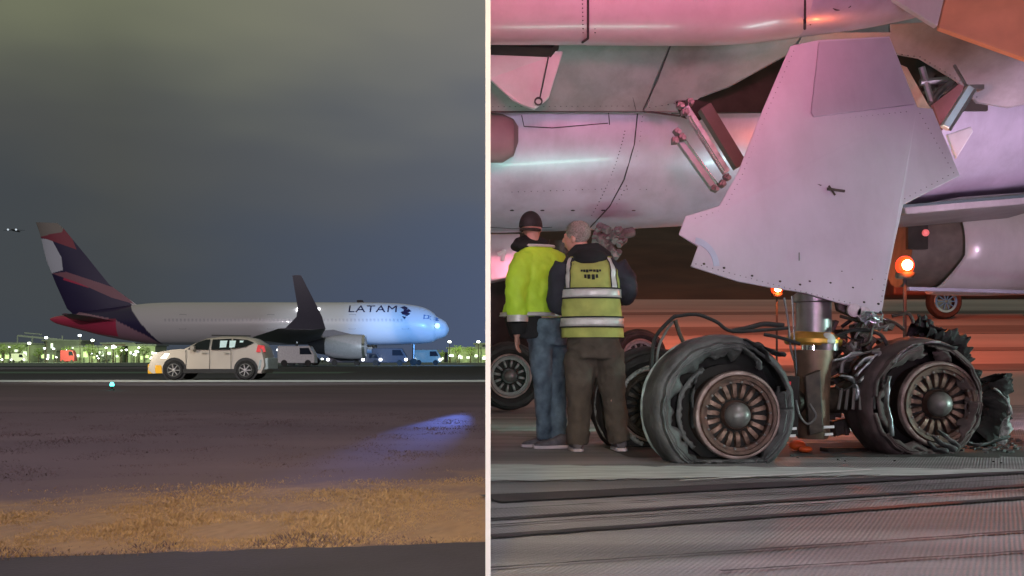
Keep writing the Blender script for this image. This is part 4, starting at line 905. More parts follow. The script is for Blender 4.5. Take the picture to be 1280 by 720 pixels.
# cap
hc = P(664, 285, D1)
m = MB(); Rc = Matrix.Rotation(math.radians(-22), 3, 'Z')
rings = []
for i in range(9):
    t_ = i / 8 * math.pi / 2
    rings.append([hc + Rc @ Vector((.091 * math.cos(t_) * math.cos(a), -.010 + .112 * math.cos(t_) * math.sin(a), .004 + .130 * math.sin(t_) ** .9)) for a in [2 * math.pi * j / 28 for j in range(28)]])
m.loft(rings); capo = m.build('cap', M_cap, p1, ang=60)
m = MB(); bv = [hc + Rc @ Vector((.06 * math.cos(a), .085 + .06 * math.sin(a), .022 - .010 * math.sin(a))) for a in [math.pi * j / 12 for j in range(13)]]; m.prism(bv, (0, 0, .006)); m.build('peak', M_cap, capo, smooth=False)
m = MB(); m.tube([hc + Rc @ Vector((.076 * math.cos(a), -.008 + .100 * math.sin(a), -.020)) for a in [math.pi + math.pi * j / 12 for j in range(13)]], .012, 8); m.build('hair', mat('dark_hair', (.03, .025, .02), .8, 0, .4, 60, .5), p1)
# ---- right man: grey hair, hi-vis vest, brown trousers
D2 = 8.35
p2 = empty('person', (P(745, 563, D2).x, D2, 0), 'grey-haired man seen from behind in yellow reflective vest and brown trousers', 'person')
h2 = P(721, 297, D2)
m = MB(); head(m, h2, 62, .96, -8)
m.tube([P(724, 304, D2), P(730, 320, D2 + .01)], [.058, .066], 14)
torso_mesh(m, torso_fn([(732, 318, D2, .10, .08, -4), (737, 332, D2, .17, .11, -4), (740, 372, D2, .16, .12, -4), (742, 412, D2, .15, .11, -4), (742, 425, D2, .14, .10, -4)]))
m.tube([P(704, 332, D2), P(698, 378, D2 + .05), P(725, 372, D2 + .3)], [.05, .042, .028], 12); hand(m, P(725, 372, D2 + .3), (1, .2, .1), (0, 0, 1), .5)
m.tube([P(772, 332, D2), P(786, 366, D2 + .1), P(765, 372, D2 + .3)], [.05, .042, .028], 12); hand(m, P(765, 372, D2 + .3), (-1, .1, .1), (0, 0, 1), .5)
leg(m, [(728, 425, D2), (727, 490, D2), (722, 552, D2)], [.05, .04, .035]); leg(m, [(755, 425, D2), (764, 490, D2), (772, 550, D2)], [.05, .04, .035])
m.build('body', M_skin, p2, remesh=.009)
jf = torso_fn([(734, 312, D2, .09, .08, -4), (737, 320, D2, .165, .11, -4), (738, 334, D2, .215, .14, -4), (739, 365, D2, .205, .15, -4), (740, 400, D2, .21, .15, -4), (741, 418, D2, .215, .155, -4)])
m = MB(); torso_mesh(m, jf)
m.tube([P(706, 331, D2), P(698, 352, D2 + .0), P(697, 382, D2 + .05), P(712, 380, D2 + .25)], [.085, .082, .075, .062], 18, smooth=4)
m.tube([P(770, 331, D2), P(781, 350, D2 + .03), P(784, 368, D2 + .1), P(768, 372, D2 + .3)], [.085, .088, .078, .062], 18, smooth=4)
m.build('jacket', M_navy, p2, remesh=.013, disp=.03, dscale=.10)
m = MB(); m.ball(P(738, 322, D2 - .10), .10, (1.35, .75, .62), 12); m.tube([P(712, 322, D2 - .03), P(722, 314, D2 - .05), P(745, 312, D2 - .05), P(762, 322, D2 - .03)], [.04, .055, .055, .04], 12); m.build('hood', M_black, p2, remesh=.011, disp=.012)
vf = torso_fn([(737, 322, D2, .175, .125, -4), (738, 334, D2, .205, .155, -4), (739, 350, D2, .215, .165, -4), (739, 372, D2, .222, .172, -4), (740, 400, D2, .232, .178, -4), (741, 422, D2, .236, .182, -4)])
m = MB(); torso_mesh(m, vf, n=30, k=64); vest = m.build('hi_vis_vest', M_vest, p2, ang=60)
M_trim = mat('black_trim', (.02, .02, .02), .8)
for t0, t1 in ((.52, .605), (.785, .865)):
    band(vf, t0, t1, 0, 2 * math.pi, .007, 48, 3, M_refl, 'reflective_band', p2)
    band(vf, t0 - .014, t0, 0, 2 * math.pi, .009, 48, 1, M_trim, 'band_trim', p2); band(vf, t1, t1 + .014, 0, 2 * math.pi, .009, 48, 1, M_trim, 'band_trim', p2)
for a0, a1 in ((math.radians(213), math.radians(229)), (math.radians(309), math.radians(325))):
    band(vf, .04, .515, a0, a1, .007, 5, 14, M_refl, 'shoulder_band', p2)
    for a in (a0, a1): band(vf, .04, .515, a - .02, a + .02, .009, 1, 14, M_trim, 'band_trim', p2)
# dark, partly legible print on the back
for r_, (tt, hh, n_) in enumerate([(.27, .045, 7), (.345, .07, 4)]):
    for q in range(n_):
        a = math.radians(270 + (q - (n_ - 1) / 2) * (5.0 if r_ == 0 else 5.6))
        band(vf, tt, tt + hh * (.7 + .3 * ((q * 7) % 3) / 2), a - math.radians(2.2), a + math.radians(1.9), .006, 2, 1, M_trim, 'back_print', p2, .002)
m = MB()
torso_mesh(m, torso_fn([(741, 412, D2, .185, .145, -4), (742, 430, D2, .20, .155, -4), (743, 448, D2, .195, .15, -4)]), n=6)
leg(m, [(725, 440, D2), (725, 462, D2 + .02), (724, 495, D2), (723, 525, D2), (722, 556, D2)], [.115, .118, .10, .092, .088])
leg(m, [(761, 440, D2), (764, 465, D2 + .03), (766, 492, D2 + .05), (770, 525, D2 + .04), (776, 553, D2 + .03)], [.115, .115, .098, .088, .085])
m.build('trousers', M_olive, p2, remesh=.013, disp=.04, dscale=.09)
for x, dd in ((722, 0), (776, .04)): shoe(p2, (P(x, 560, D2 + dd).x, D2 - .07 + dd, 0), (P(x - 3, 560, D2).x, D2 + .2 + dd, 0), .05)
m = MB(); Rh = Matrix.Rotation(math.radians(62), 3, 'Z') @ Matrix.Rotation(math.radians(-8), 3, 'Y')
for i in range(2600):
    a = random.random() * 2 * math.pi; t_ = random.random() * 1.5
    if math.sin(a) > .35 and t_ < .75: continue
    if t_ < .35 and math.sin(a) > -.35: continue
    u = Vector((.082 * math.cos(t_ - .25) * math.cos(a), -.012 + .103 * math.cos(t_ - .25) * math.sin(a), .028 + .098 * math.sin(t_ - .25)))
    p = h2 + Rh @ (u * .96); nn = (Rh @ u).normalized(); q = p + nn * random.uniform(.006, .016) + Vector((random.uniform(-.008, .008), random.uniform(-.008, .008), random.uniform(-.012, .004)))
    s_ = frame(nn)[0] * .003; m.add([p - s_, p + s_, q], [(0, 1, 2)])
m.build('hair', M_hair, p2, smooth=False)
m = MB(); m.ball(h2 + Rh @ Vector((0, -.016, .038)), .1, (.795, .985, .93), 12, R=Rh); m.build('hair_cap', M_hair, p2)

# ================================================================== LEFT: airliner far across the runway
DL = 144.0
far = empty('airliner', (-30, DL, 0), 'distant white airliner with dark indigo and coral tail, nose lit blue', 'airplane')
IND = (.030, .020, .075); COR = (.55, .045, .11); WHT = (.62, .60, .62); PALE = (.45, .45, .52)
def inpoly(x, y, poly):
    c = False; j = len(poly) - 1
    for i in range(len(poly)):
        if (poly[i][1] > y) != (poly[j][1] > y) and x < (poly[j][0] - poly[i][0]) * (y - poly[i][1]) / (poly[j][1] - poly[i][1]) + poly[i][0]: c = not c
        j = i
    return c
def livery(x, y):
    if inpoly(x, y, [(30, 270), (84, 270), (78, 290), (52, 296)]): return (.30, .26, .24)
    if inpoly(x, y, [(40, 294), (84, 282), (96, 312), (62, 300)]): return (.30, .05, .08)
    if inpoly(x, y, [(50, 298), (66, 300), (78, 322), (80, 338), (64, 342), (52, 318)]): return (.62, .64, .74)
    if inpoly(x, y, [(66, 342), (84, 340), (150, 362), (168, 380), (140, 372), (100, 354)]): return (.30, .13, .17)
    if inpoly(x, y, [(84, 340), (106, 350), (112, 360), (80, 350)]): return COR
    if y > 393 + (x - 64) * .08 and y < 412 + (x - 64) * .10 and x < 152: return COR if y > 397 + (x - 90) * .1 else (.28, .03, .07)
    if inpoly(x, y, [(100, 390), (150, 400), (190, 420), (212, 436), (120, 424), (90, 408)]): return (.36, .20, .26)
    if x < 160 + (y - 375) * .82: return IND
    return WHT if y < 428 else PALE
def paint(o, f):
    me = o.data; at = me.color_attributes.new('paint', 'FLOAT_COLOR', 'POINT')
    off = Vector(); r = o.parent
    while r is not None: off += r.location; r = r.parent
    for i, v in enumerate(me.vertices):
        w_ = v.co + off; x = 640 + w_.x / DL * F; y = HZ - (w_.z - CH) / DL * F; at.data[i].color = (*f(x, y), 1)
M_liv = vcmat('airline_livery_paint', .35, .3)
kf = interp([(63, 399, 1.2), (72, 400, 5), (95, 401, 10), (130, 403, 17), (165, 404, 22.5), (200, 404.5, 26), (260, 404.5, 26.5), (400, 404.5, 26.5), (480, 405, 26.5), (510, 405.5, 25), (530, 407, 22.5), (541, 409, 18.5), (546, 410, 14.5), (553, 411, 11.5), (558, 411.5, 8), (561, 412, 2)], 40)
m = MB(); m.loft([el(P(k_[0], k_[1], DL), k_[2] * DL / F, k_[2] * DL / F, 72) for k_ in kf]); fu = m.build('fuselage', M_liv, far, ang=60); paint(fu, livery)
def lf_pt(px, py, off=.03):
    k_ = min(kf, key=lambda q: abs(q[0] - px)); c = P(k_[0], k_[1], DL); r = k_[2] * DL / F; z = CH + (HZ - py) / F * DL
    s_ = max(-1, min(1, (z - c.z) / r)); return Vector(((px - 640) / F * DL, DL - math.sqrt(1 - s_ * s_) * r - off, z))
# fin
le = [(72, 279), (80, 286), (108, 320), (137, 356), (170, 380), (190, 392)]; te = [(45, 278), (50, 292), (58, 325), (70, 355), (84, 386), (100, 400)]
m = MB(); nr, nc = 220, 160
def pl(L, t):
    x = t * (len(L) - 1); i = min(int(x), len(L) - 2); q = x - i; return Vector((L[i][0] * (1 - q) + L[i + 1][0] * q, L[i][1] * (1 - q) + L[i + 1][1] * q))
rings = []
for i in range(nr + 1):
    a, b = pl(te, i / nr), pl(le, i / nr); ring = []
    for j in range(nc + 1): q = j / nc; p = a.lerp(b, q); ring.append(P(p.x, p.y, DL) - Vector((0, .04 + (.25 + .2 * i / nr) * math.sin(math.pi * q ** .7) * .9, 0)))
    for j in range(nc - 1, 0, -1): q = j / nc; p = a.lerp(b, q); ring.append(P(p.x, p.y, DL) + Vector((0, .04 + (.25 + .2 * i / nr) * math.sin(math.pi * q ** .7) * .9, 0)))
    rings.append(ring)
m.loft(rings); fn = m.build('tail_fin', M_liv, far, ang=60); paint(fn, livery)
# stabilisers
M_stab = mat('stabiliser_paint', (.10, .05, .07), .4)
for s_ in (-1, 1):
    m = MB(); m.loft([[P(92, 399, DL) + Vector((0, s_ * 1.5, 0)), P(118, 397, DL) + Vector((0, s_ * 1.5, .15)), P(150, 402, DL) + Vector((0, s_ * 1.8, 0)), P(118, 402, DL) + Vector((0, s_ * 1.5, -.1))],
                    [P(112, 396, DL) + Vector((0, s_ * 9, 0)), P(116, 395.6, DL) + Vector((0, s_ * 9, .05)), P(124, 396, DL) + Vector((0, s_ * 9, 0)), P(116, 396.4, DL) + Vector((0, s_ * 9, -.05))]]); m.build('stabiliser', M_stab, far)
# wings
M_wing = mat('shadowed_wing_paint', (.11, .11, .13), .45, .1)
def wing(s_):
    y = DL + s_ * 2.3; yt = DL + s_ * 24
    def sec(x0, x1, yy, z, th): return [Vector((x0, yy, z)), Vector((x0 * .7 + x1 * .3, yy, z + th)), Vector((x0 * .3 + x1 * .7, yy, z + th * 1.3)), Vector((x1, yy, z)), Vector((x0 * .3 + x1 * .7, yy, z - th * .8)), Vector((x0 * .7 + x1 * .3, yy, z - th * .6))]
    xa, xb = P(325, 0, DL).x, P(432, 0, DL).x
    D_ = yt; q0, q1 = P(378, 0, 120).x, P(407, 0, 120).x
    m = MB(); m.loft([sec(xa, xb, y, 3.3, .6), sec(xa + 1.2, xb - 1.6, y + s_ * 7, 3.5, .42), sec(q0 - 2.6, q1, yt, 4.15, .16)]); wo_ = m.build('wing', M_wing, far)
    def tipx(px): return P(px, 0, 120).x
    m = MB(); zz = lambda py: CH + (HZ - py) / F * 120
    m.loft([sec(tipx(356), tipx(407), yt, zz(411), .08), [v + Vector((0, s_ * .2, 0)) for v in sec(tipx(371), tipx(403), yt, zz(396), .07)], [v + Vector((0, s_ * .4, 0)) for v in sec(tipx(373), tipx(398), yt, zz(385), .06)], [v + Vector((0, s_ * .7, 0)) for v in sec(tipx(367), tipx(378), yt, zz(345), .04)]]); m.build('winglet', mat('dark_winglet', (.03, .03, .05), .5), wo_)
    return wo_
wa_ = wing(-1); wing(1)
def engine(yy, x0):
    c = Vector((x0, yy, 2.35))
    m = MB(); m.lathe([(.55, -7.0), (.85, -6.0), (1.05, -4.8)], c, (1, 0, 0), 28); e_ = m.build('exhaust_cone', mat('dark_exhaust', (.03, .03, .035), .5, .3), far)
    m = MB(); m.lathe([(1.1, -4.9), (1.4, -4.0), (1.55, -2.0), (1.5, -.4), (1.35, 0), (1.2, -.15), (1.15, -1.0)], c, (1, 0, 0), 32, cap=False); n_ = m.build('engine_nacelle', mat('pale_nacelle', (.38, .37, .40), .4, .1), far)
    m = MB(); m.lathe([(1.52, -.3), (1.40, .02), (1.22, .0)], c, (1, 0, 0), 32, cap=False); m.build('intake_lip', M_chrome, n_)
    m = MB(); m.lathe([(1.15, -.9), (.3, -.85), (.01, -.5)], c, (1, 0, 0), 24); m.build('fan', M_dark, n_)
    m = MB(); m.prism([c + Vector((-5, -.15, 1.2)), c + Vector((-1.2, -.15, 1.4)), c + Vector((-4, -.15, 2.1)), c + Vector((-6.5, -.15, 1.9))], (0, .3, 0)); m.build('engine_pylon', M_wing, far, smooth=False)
engine(DL - 8.5, P(457, 0, DL - 8.5).x); engine(DL + 8.5, P(470, 0, DL + 8.5).x)
# landing gear of far aircraft
def fgear(x, yy, n, r):
    m = MB(); m.tube([(x, yy, r), (x, yy, 3.0)], .18, 10); g_ = m.build('gear_leg', M_steel, far)
    for i in range(n):
        for s_ in (-.45, .45):
            m = MB(); m.lathe([(r * .4, -.15), (r, -.12), (r, .12), (r * .4, .15)], (x + (i - (n - 1) / 2) * 1.3, yy + s_, r), (0, 1, 0), 18); m.build('wheel', M_rub, g_)
fgear(P(372, 0, DL - 4).x, DL - 4.5, 2, .55); fgear(P(380, 0, DL).x, DL + 4.5, 2, .55); fgear(P(517, 0, DL).x, DL, 1, .45)
# cockpit and cabin windows
M_gl = mat('aircraft_glass', (.015, .02, .03), .1, 0, .1)
for i, (a, b) in enumerate([(531, 538), (539, 544), (545, 549)]):
    m = MB(); q = [(a, 394 + i * 1.4), (b, 395 + i * 1.6), (b, 399 + i * 1.4), (a, 399.5 + i)]; m.prism([lf_pt(x, y, .02) for x, y in q], (0, -.03, 0)); m.build('cockpit_window', mat('blue_dim_glass', (.10, .18, .35), .2), far, smooth=False)
me_w = None
for i in range(62):
    px = 215 + i * 4.75
    if 372 < px < 378: continue
    p = lf_pt(px, 401, .012)
    if me_w is None:
        mm = MB(); mm.box((0, 0, 0), (.24, .03, .36)); ow = mm.build('cabin_window', mat('dim_cabin_window', (.47, .46, .49), .3), far, local=True, smooth=False); me_w = ow.data; ow.location = p - far.location
    else:
        ow = bpy.data.objects.new('cabin_window', me_w); COL.objects.link(ow); ow.parent = far; ow.location = p - far.location
for px in (232, 340, 440, 505):
    m = MB(); q = [(px, 394), (px + 8, 394), (px + 8, 412), (px, 412)]
    for j in range(4): m.beam(lf_pt(*q[j], .01), lf_pt(*q[(j + 1) % 4], .01), .05, .05)
    m.build('door_outline', mat('door_seam_grey', (.3, .3, .32), .5), far, smooth=False)
# lettering
def lettering(txt, px0, py0, wpx, hpx, mt, parent):
    cu = bpy.data.curves.new('lettering', 'FONT'); cu.body = txt; cu.size = 1; cu.resolution_u = 4; cu.space_character = 1.12
    to = bpy.data.objects.new('tmp_text', cu); COL.objects.link(to); bpy.context.view_layer.update()
    me = bpy.data.meshes.new_from_object(to.evaluated_get(bpy.context.evaluated_depsgraph_get())); bpy.data.objects.remove(to)
    bm = bmesh.new(); bm.from_mesh(me)
    xs = [v.co.x for v in bm.verts]; ys = [v.co.y for v in bm.verts]; x0, x1, y0_, y1_ = min(xs), max(xs), min(ys), max(ys)
    bmesh.ops.subdivide_edges(bm, edges=bm.edges[:], cuts=1)
    for v in bm.verts:
        u = (v.co.x - x0) / (x1 - x0); w_ = (v.co.y - y0_) / (y1_ - y0_); v.co = lf_pt(px0 + u * wpx, py0 + hpx * (1 - w_), .035) - parent.location
    bm.to_mesh(me); bm.free(); me.materials.append(mt); o = bpy.data.objects.new('lettering', me); COL.objects.link(o); o.parent = parent
    s2 = o.modifiers.new('solid', 'SOLIDIFY'); s2.thickness = .03
    return o
M_ind = mat('indigo_lettering', (.012, .010, .05), .4)
lettering('LATAM', 439, 382.5, 59, 8.5, M_ind, far)
for k_, poly in enumerate([[(502, 385), (507, 383), (512, 386), (508, 388)], [(506, 388), (513, 387), (516, 390), (509, 392)], [(503, 391), (508, 389), (515, 393), (511, 396), (506, 394)], [(505, 396), (510, 397), (508, 400)]]):
    m = MB(); m.prism([lf_pt(x, y, .04) for x, y in poly], (0, -.03, 0)); m.build('logo_mark', M_ind, far, smooth=False)
# lights on the far aircraft
M_wl = mat('white_light', (1, 1, 1), .4, emit=7, ecol=(.95, .97, 1))
m = MB(); m.ball(lf_pt(377, 388, .05), .26, n=8); m.build('navigation_light', M_wl, far)
m = MB(); m.ball(lf_pt(402, 387, .05), .16, n=8); m.build('navigation_light', M_wl, far)
m = MB(); m.ball(P(546, 407, DL - 3) + Vector((0, .9, 0)), .35, n=8); m.build('nose_light', mat('pale_blue_light', (.5, .8, 1), .4, emit=1.5, ecol=(.45, .8, 1)), far)

# ================================================================== SUV
def suv():
    o = empty('suv', (P(260, 0, 38.5).x, 39.3, 0), 'beige compact suv with amber front corner driving along the white runway line', 'car')
    M_b = mat('beige_car_paint', (.46, .40, .33), .35, .1, .04, 2, coat=.5)
    x0 = P(184, 0, 38.4).x; sc = (P(335, 0, 38.4).x - x0) / 153
    def X(u): return x0 + (u - 184) * sc
    def Z(v): return (475.5 - v) * sc
    top = [(186, 449), (188, 443), (197, 440), (216, 437), (231, 436), (243, 428), (256, 422.5), (275, 420), (300, 420), (316, 423), (327, 430), (331, 437), (334, 448), (335, 458), (331, 466)]
    m = MB(); yn, yf = 38.4, 40.15; rings = []
    def prof(inset, zf=1.0, dz=0): return [(X(u + (inset if u < 200 else (-inset if u > 320 else 0))), Z(v - (0))) for u, v in top] + [(X(330), Z(467)), (X(190), Z(467)), (X(185), Z(462))]
    secs = []
    for y, ins, roof in ((yn, 3, .10), (yn + .06, 1.5, .04), (yn + .25, .5, .0), ((yn + yf) / 2, 0, -.015), (yf - .25, .5, 0), (yf - .06, 1.5, .04), (yf, 3, .10)):
        ring = []
        for (x, z) in prof(ins):
            k_ = max(0, (z - Z(437)) / (Z(420) - Z(437))); yy = y
            if y < 39.2: yy = y + .30 * k_ * (1 - (y - yn) / .9)
            else: yy = y - .30 * k_ * (1 - (yf - y) / .9)
            ring.append(Vector((x, yy, z - roof * k_)))
        secs.append(ring)
    m.loft(secs); body = m.build('body', M_b, o, ang=40)
    M_g = mat('car_glass', (.008, .012, .014), .08, 0, .2); yy = lambda v: yn + .30 * max(0, (437 - v) / 17) - .025
    def gpan(name, pts, mt, par=o, out=0.0, th=.02):
        m = MB(); m.prism([Vector((X(u), yy(v) - out, Z(v))) for u, v in pts], (0, th, 0)); return m.build(name, mt, par, smooth=False)
    gpan('side_window', [(235, 436.5), (247, 427.5), (257, 424), (262, 424), (262, 437)], M_g)
    w2_ = gpan('side_window', [(265, 424), (289, 423), (289, 436.5), (265, 437)], M_g); gpan('side_window', [(291, 423), (309, 424.5), (318, 428), (309, 433), (291, 436)], M_g)
    for a, b in ((275, 284), (287, 295)): gpan('window_poster', [(a, 425.5), (b, 425.5), (b - .5, 434), (a + .8, 434.5)], mat('pale_paper', (.65, .8, .78), .8, emit=.18, ecol=(.7, .95, .9)), o, .012)
    gpan('window_poster', [(300, 425.5), (305, 425.5), (304, 428), (300, 428)], MATS['pale_paper'], o, .012)
    gpan('sill_trim', [(220, 461.5), (300, 461.5), (300, 466.5), (218, 467)], M_hose, o, .035)
    for a in (262.9, 290, 233): gpan('door_seam', [(a, 437), (a + .4, 437), (a + .4, 462), (a, 462)], M_seam, o, .004)
    gpan('door_handle', [(281, 440), (287, 440), (287, 441.6), (281, 441.6)], M_b, o, .03); gpan('door_handle', [(253, 440), (259, 440), (259, 441.6), (253, 441.6)], M_b, o, .03)
    m = MB(); m.prism([(X(186), yn + .05, Z(449)), (X(208), yn - .01, Z(448)), (X(212), yn - .01, Z(442)), (X(192), yn + .05, Z(440.5))], (0, .12, 0)); m.build('headlight', mat('headlight_glow', (1, .95, .8), .3, emit=4, ecol=(1, .90, .72)), o, smooth=False, bevel=.01)
    m = MB(); m.prism([(X(184), yn + .05, Z(467.5)), (X(203), yn - .04, Z(467)), (X(202), yn - .04, Z(457)), (X(184), yn + .05, Z(455.5))], (0, .3, 0)); m.build('front_bumper', mat('amber_lit_bumper', (.8, .38, .03), .4, emit=.45, ecol=(1, .5, .03)), o, smooth=False, bevel=.02)  # amber light on the bumper put into its colour and glow
    m = MB(); m.prism([(X(322), yn - .015, Z(440)), (X(333), yn + .08, Z(440)), (X(331), yn + .1, Z(432)), (X(324), yn - .0, Z(431))], (0, .1, 0)); m.build('tail_light', mat('red_lens', (.6, .05, .06), .3, emit=.35, ecol=(1, .1, .1)), o, smooth=False)
    m = MB(); m.prism([(X(324), yn - .02, Z(463)), (X(336.5), yn + .1, Z(462)), (X(336), yn + .1, Z(447)), (X(326), yn - .02, Z(450))], (0, 1.6, 0)); m.build('rear_bumper', mat('pale_lit_bumper', (.55, .62, .62), .4), o, smooth=False, bevel=.03)
    m = MB(); m.box((X(243), yn - .12, Z(435)), (.16, .22, .15)); m.build('wing_mirror', M_b, o, smooth=False, bevel=.03)
    m = MB(); m.tube([(X(262), yn + .36, Z(418.6)), (X(312), yn + .36, Z(419.5))], .02, 8); m.build('roof_rail', M_hose, o)
    for u in (218.5, 309):
        for y, s_ in ((yn + .08, -1), (yf - .08, 1)):
            c = Vector((X(u), y, .345))
            if s_ < 0: m = MB(); m.lathe([(.42, 0), (.42, .02)], c + Vector((0, -.075, .02)), (0, -1, 0), 28); m.build('wheel_arch', M_hose, o)
            m = MB(); m.lathe([(.20, .12), (.30, .14), (.34, .10), (.345, -.1), (.2, -.12)], c + Vector((0, s_ * .03, 0)), (0, s_, 0), 28); wh = m.build('wheel', M_rub, o)
            m = MB(); q = c + Vector((0, s_ * .165, 0)); m.lathe([(.235, 0), (.22, .02), (.205, .0)], q, (0, s_, 0), 24, cap=False); m.lathe([(.06, 0), (.05, .03), (.01, .035)], q, (0, s_, 0), 12)
            for i in range(7): uu = Vector((math.cos(i * .8976), 0, math.sin(i * .8976))); m.beam(q + uu * .05, q + uu * .21, .055, .03)
            m.build('rim', mat('silver_alloy', (.6, .58, .56), .3, .7), wh)
    return o
suv()
lamp('headlight_beam', 'SPOT', P(183, 447, 38.6), P(150, 475, 38.6), 120, (1, .9, .75), .08, 70, .6)
lamp('under_light', 'SPOT', (P(262, 0, 36).x, 33.5, 3.2), (P(268, 0, 37).x, 37.3, 0), 90, (.9, 1, .95), .1, 26, .6)

# ================================================================== airport edge in the distance
random.seed(11)
M_bld = [mat('grey_hangar_wall', (.22, .24, .24), .8, 0, .2, .3), mat('greenish_lit_wall', (.36, .42, .30), .8, 0, .2, .3), mat('brown_wall', (.22, .16, .14), .8, 0, .2, .3)]
M_win = [mat('lit_window_white', (.9, .95, .85), .5, emit=1.6, ecol=(.80, .95, .72)), mat('lit_window_green', (.7, .9, .4), .5, emit=1.2, ecol=(.62, .9, .35)), mat('lit_window_warm', (1, .8, .5), .5, emit=.8, ecol=(1, .72, .45))]
def hall(px, w_, h_, D, mt, label, nwin, wm, roof='flat'):
    x0 = P(px, 0, D).x; o = empty('airport_building', (x0, D, 0), label, 'building', 'low airport buildings behind the runway')
    m = MB(); m.box((x0 + w_ / 2, D + 5, h_ / 2), (w_, 10, h_)); m.build('wall', mt, o, smooth=False)
    m = MB(); m.prism([(x0 - .5, D - .6, h_), (x0 + w_ + .5, D - .6, h_), (x0 + w_ + .5, D - .6, h_ + .4), (x0 + w_ / 2, D - .6, h_ + (1.2 if roof != 'flat' else .5)), (x0 - .5, D - .6, h_ + .4)], (0, 11, 0)); m.build('roof', M_bld[0], o, smooth=False)
    for i in range(nwin):
        wx = x0 + (i + .5) * w_ / nwin; hh = random.uniform(.5, 1.5); ww = w_ / nwin * random.uniform(.25, .6); zz = random.uniform(.8, max(1, h_ - 1.8)) + hh / 2
        m = MB(); m.box((wx, D - .05, zz), (ww, .12, hh)); m.build('window', random.choice(wm), o, smooth=False)
hall(-18, 12, 5.0, 300, M_bld[1], 'greenish floodlit shed at the far left edge of the airfield', 5, M_win[:2])
hall(30, 9, 3.2, 306, M_bld[0], 'low grey shed second from the left edge', 6, M_win)
hall(55, 10.5, 6.0, 312, M_bld[0], 'tall grey hangar under the coral tail cone', 7, M_win[:2])
hall(92, 13, 4.2, 300, M_bld[1], 'bright yellow-green lit shed below the aircraft tail', 6, M_win[:2])
hall(128, 9, 5.2, 310, M_bld[2], 'brown lit shed between tail and car headlight', 5, M_win)
hall(160, 7.5, 4.6, 302, M_bld[1], 'green lit shed just left of the car bonnet', 5, M_win[:2])
hall(560, 11, 3.8, 300, M_bld[1], 'bright yellow-green shed right of the aircraft nose', 5, M_win[:2])
hall(530, 6, 2.5, 308, M_bld[0], 'small grey shed below the aircraft nose', 4, M_win)
hall(594, 3.4, 5.0, 306, M_bld[0], 'pale shed beside the white divider wall', 3, M_win)
def pole(px, hgt, D, label, mt, r=.32, hd=1):
    x = P(px, 0, D).x; o = empty('light_pole', (x, D, 0), label, 'lamp post', 'light poles along the airport edge')
    MB().tube([(x, D, 0), (x, D, hgt)], [.14, .08], 8).build('pole', M_dsteel, o)
    MB().beam((x - .5, D, hgt), (x + .5, D, hgt), .12, .1).build('bracket', M_dsteel, o, smooth=False)
    m = MB()
    m.ball((x, D - .2, hgt), r, (1.2, .6, .8), 6); m.build('lamp_head', mt, o)
M_lh = mat('lamp_head_glow', (1, 1, .95), .4, emit=9, ecol=(.92, 1, .85)); M_lb = mat('cool_lamp_glow', (.8, .9, 1), .4, emit=9, ecol=(.8, .9, 1))
PL_ = [(37, 5.2, 'leftmost light pole by the grey shed', M_lh), (58, 6.7, 'light pole above the tall grey hangar', M_lb), (100, 7.3, 'tall light pole under the coral tail cone', M_lb), (116, 6.0, 'light pole right of the tallest one', M_lh), (142, 4.4, 'light pole by the brown shed', M_lh), (171, 3.0, 'short light pole left of the car', M_lb), (541, 1.0, 'short light pole below the aircraft nose', M_lb), (562, 5.6, 'light pole at left end of the yellow-green shed', M_lh), (598, 5.6, 'light pole nearest the white wall', M_lh), (605, 1.2, 'low light post at the foot of the white wall', M_lb), (350, 1.6, 'low light post beneath the aircraft wing root', M_lb)]
for px, hg, lb, mt in PL_: pole(px, hg, 295, lb, mt, .38)
random.seed(33)
for k_ in range(26):
    px = random.choice([random.uniform(2, 180), random.uniform(2, 180), random.uniform(330, 600)]); hg = random.uniform(.7, 4.2)
    pole(px, hg, 288 + random.random() * 6, ('small greenish white' if k_ % 2 else 'small bluish white') + (' light on a short post among the left-hand sheds and trees' if px < 200 else ' light on a short post behind the aircraft wing and nose'), M_lh if k_ % 2 else M_lb, random.uniform(.16, .3))
# gantry / jet bridges left
m = MB()
x0 = P(22, 0, 320).x; x1 = P(78, 0, 320).x
m.beam((x0, 320, 7.8), (x1, 320, 6.6), .4, .5); m.beam((x0 + 2, 320, 8.6), (x1 - 6, 320, 8.2), .3, .3)
for q in (0, .33, .66, 1): m.beam((x0 + (x1 - x0) * q, 320, 0), (x0 + (x1 - x0) * q, 320, 7.8), .3, .3)
tagt(m.build('steel_gantry', mat('pale_gantry', (.35, .37, .42), .6), smooth=False), 'long pale steel gantry above the sheds at the far left', 'gantry')
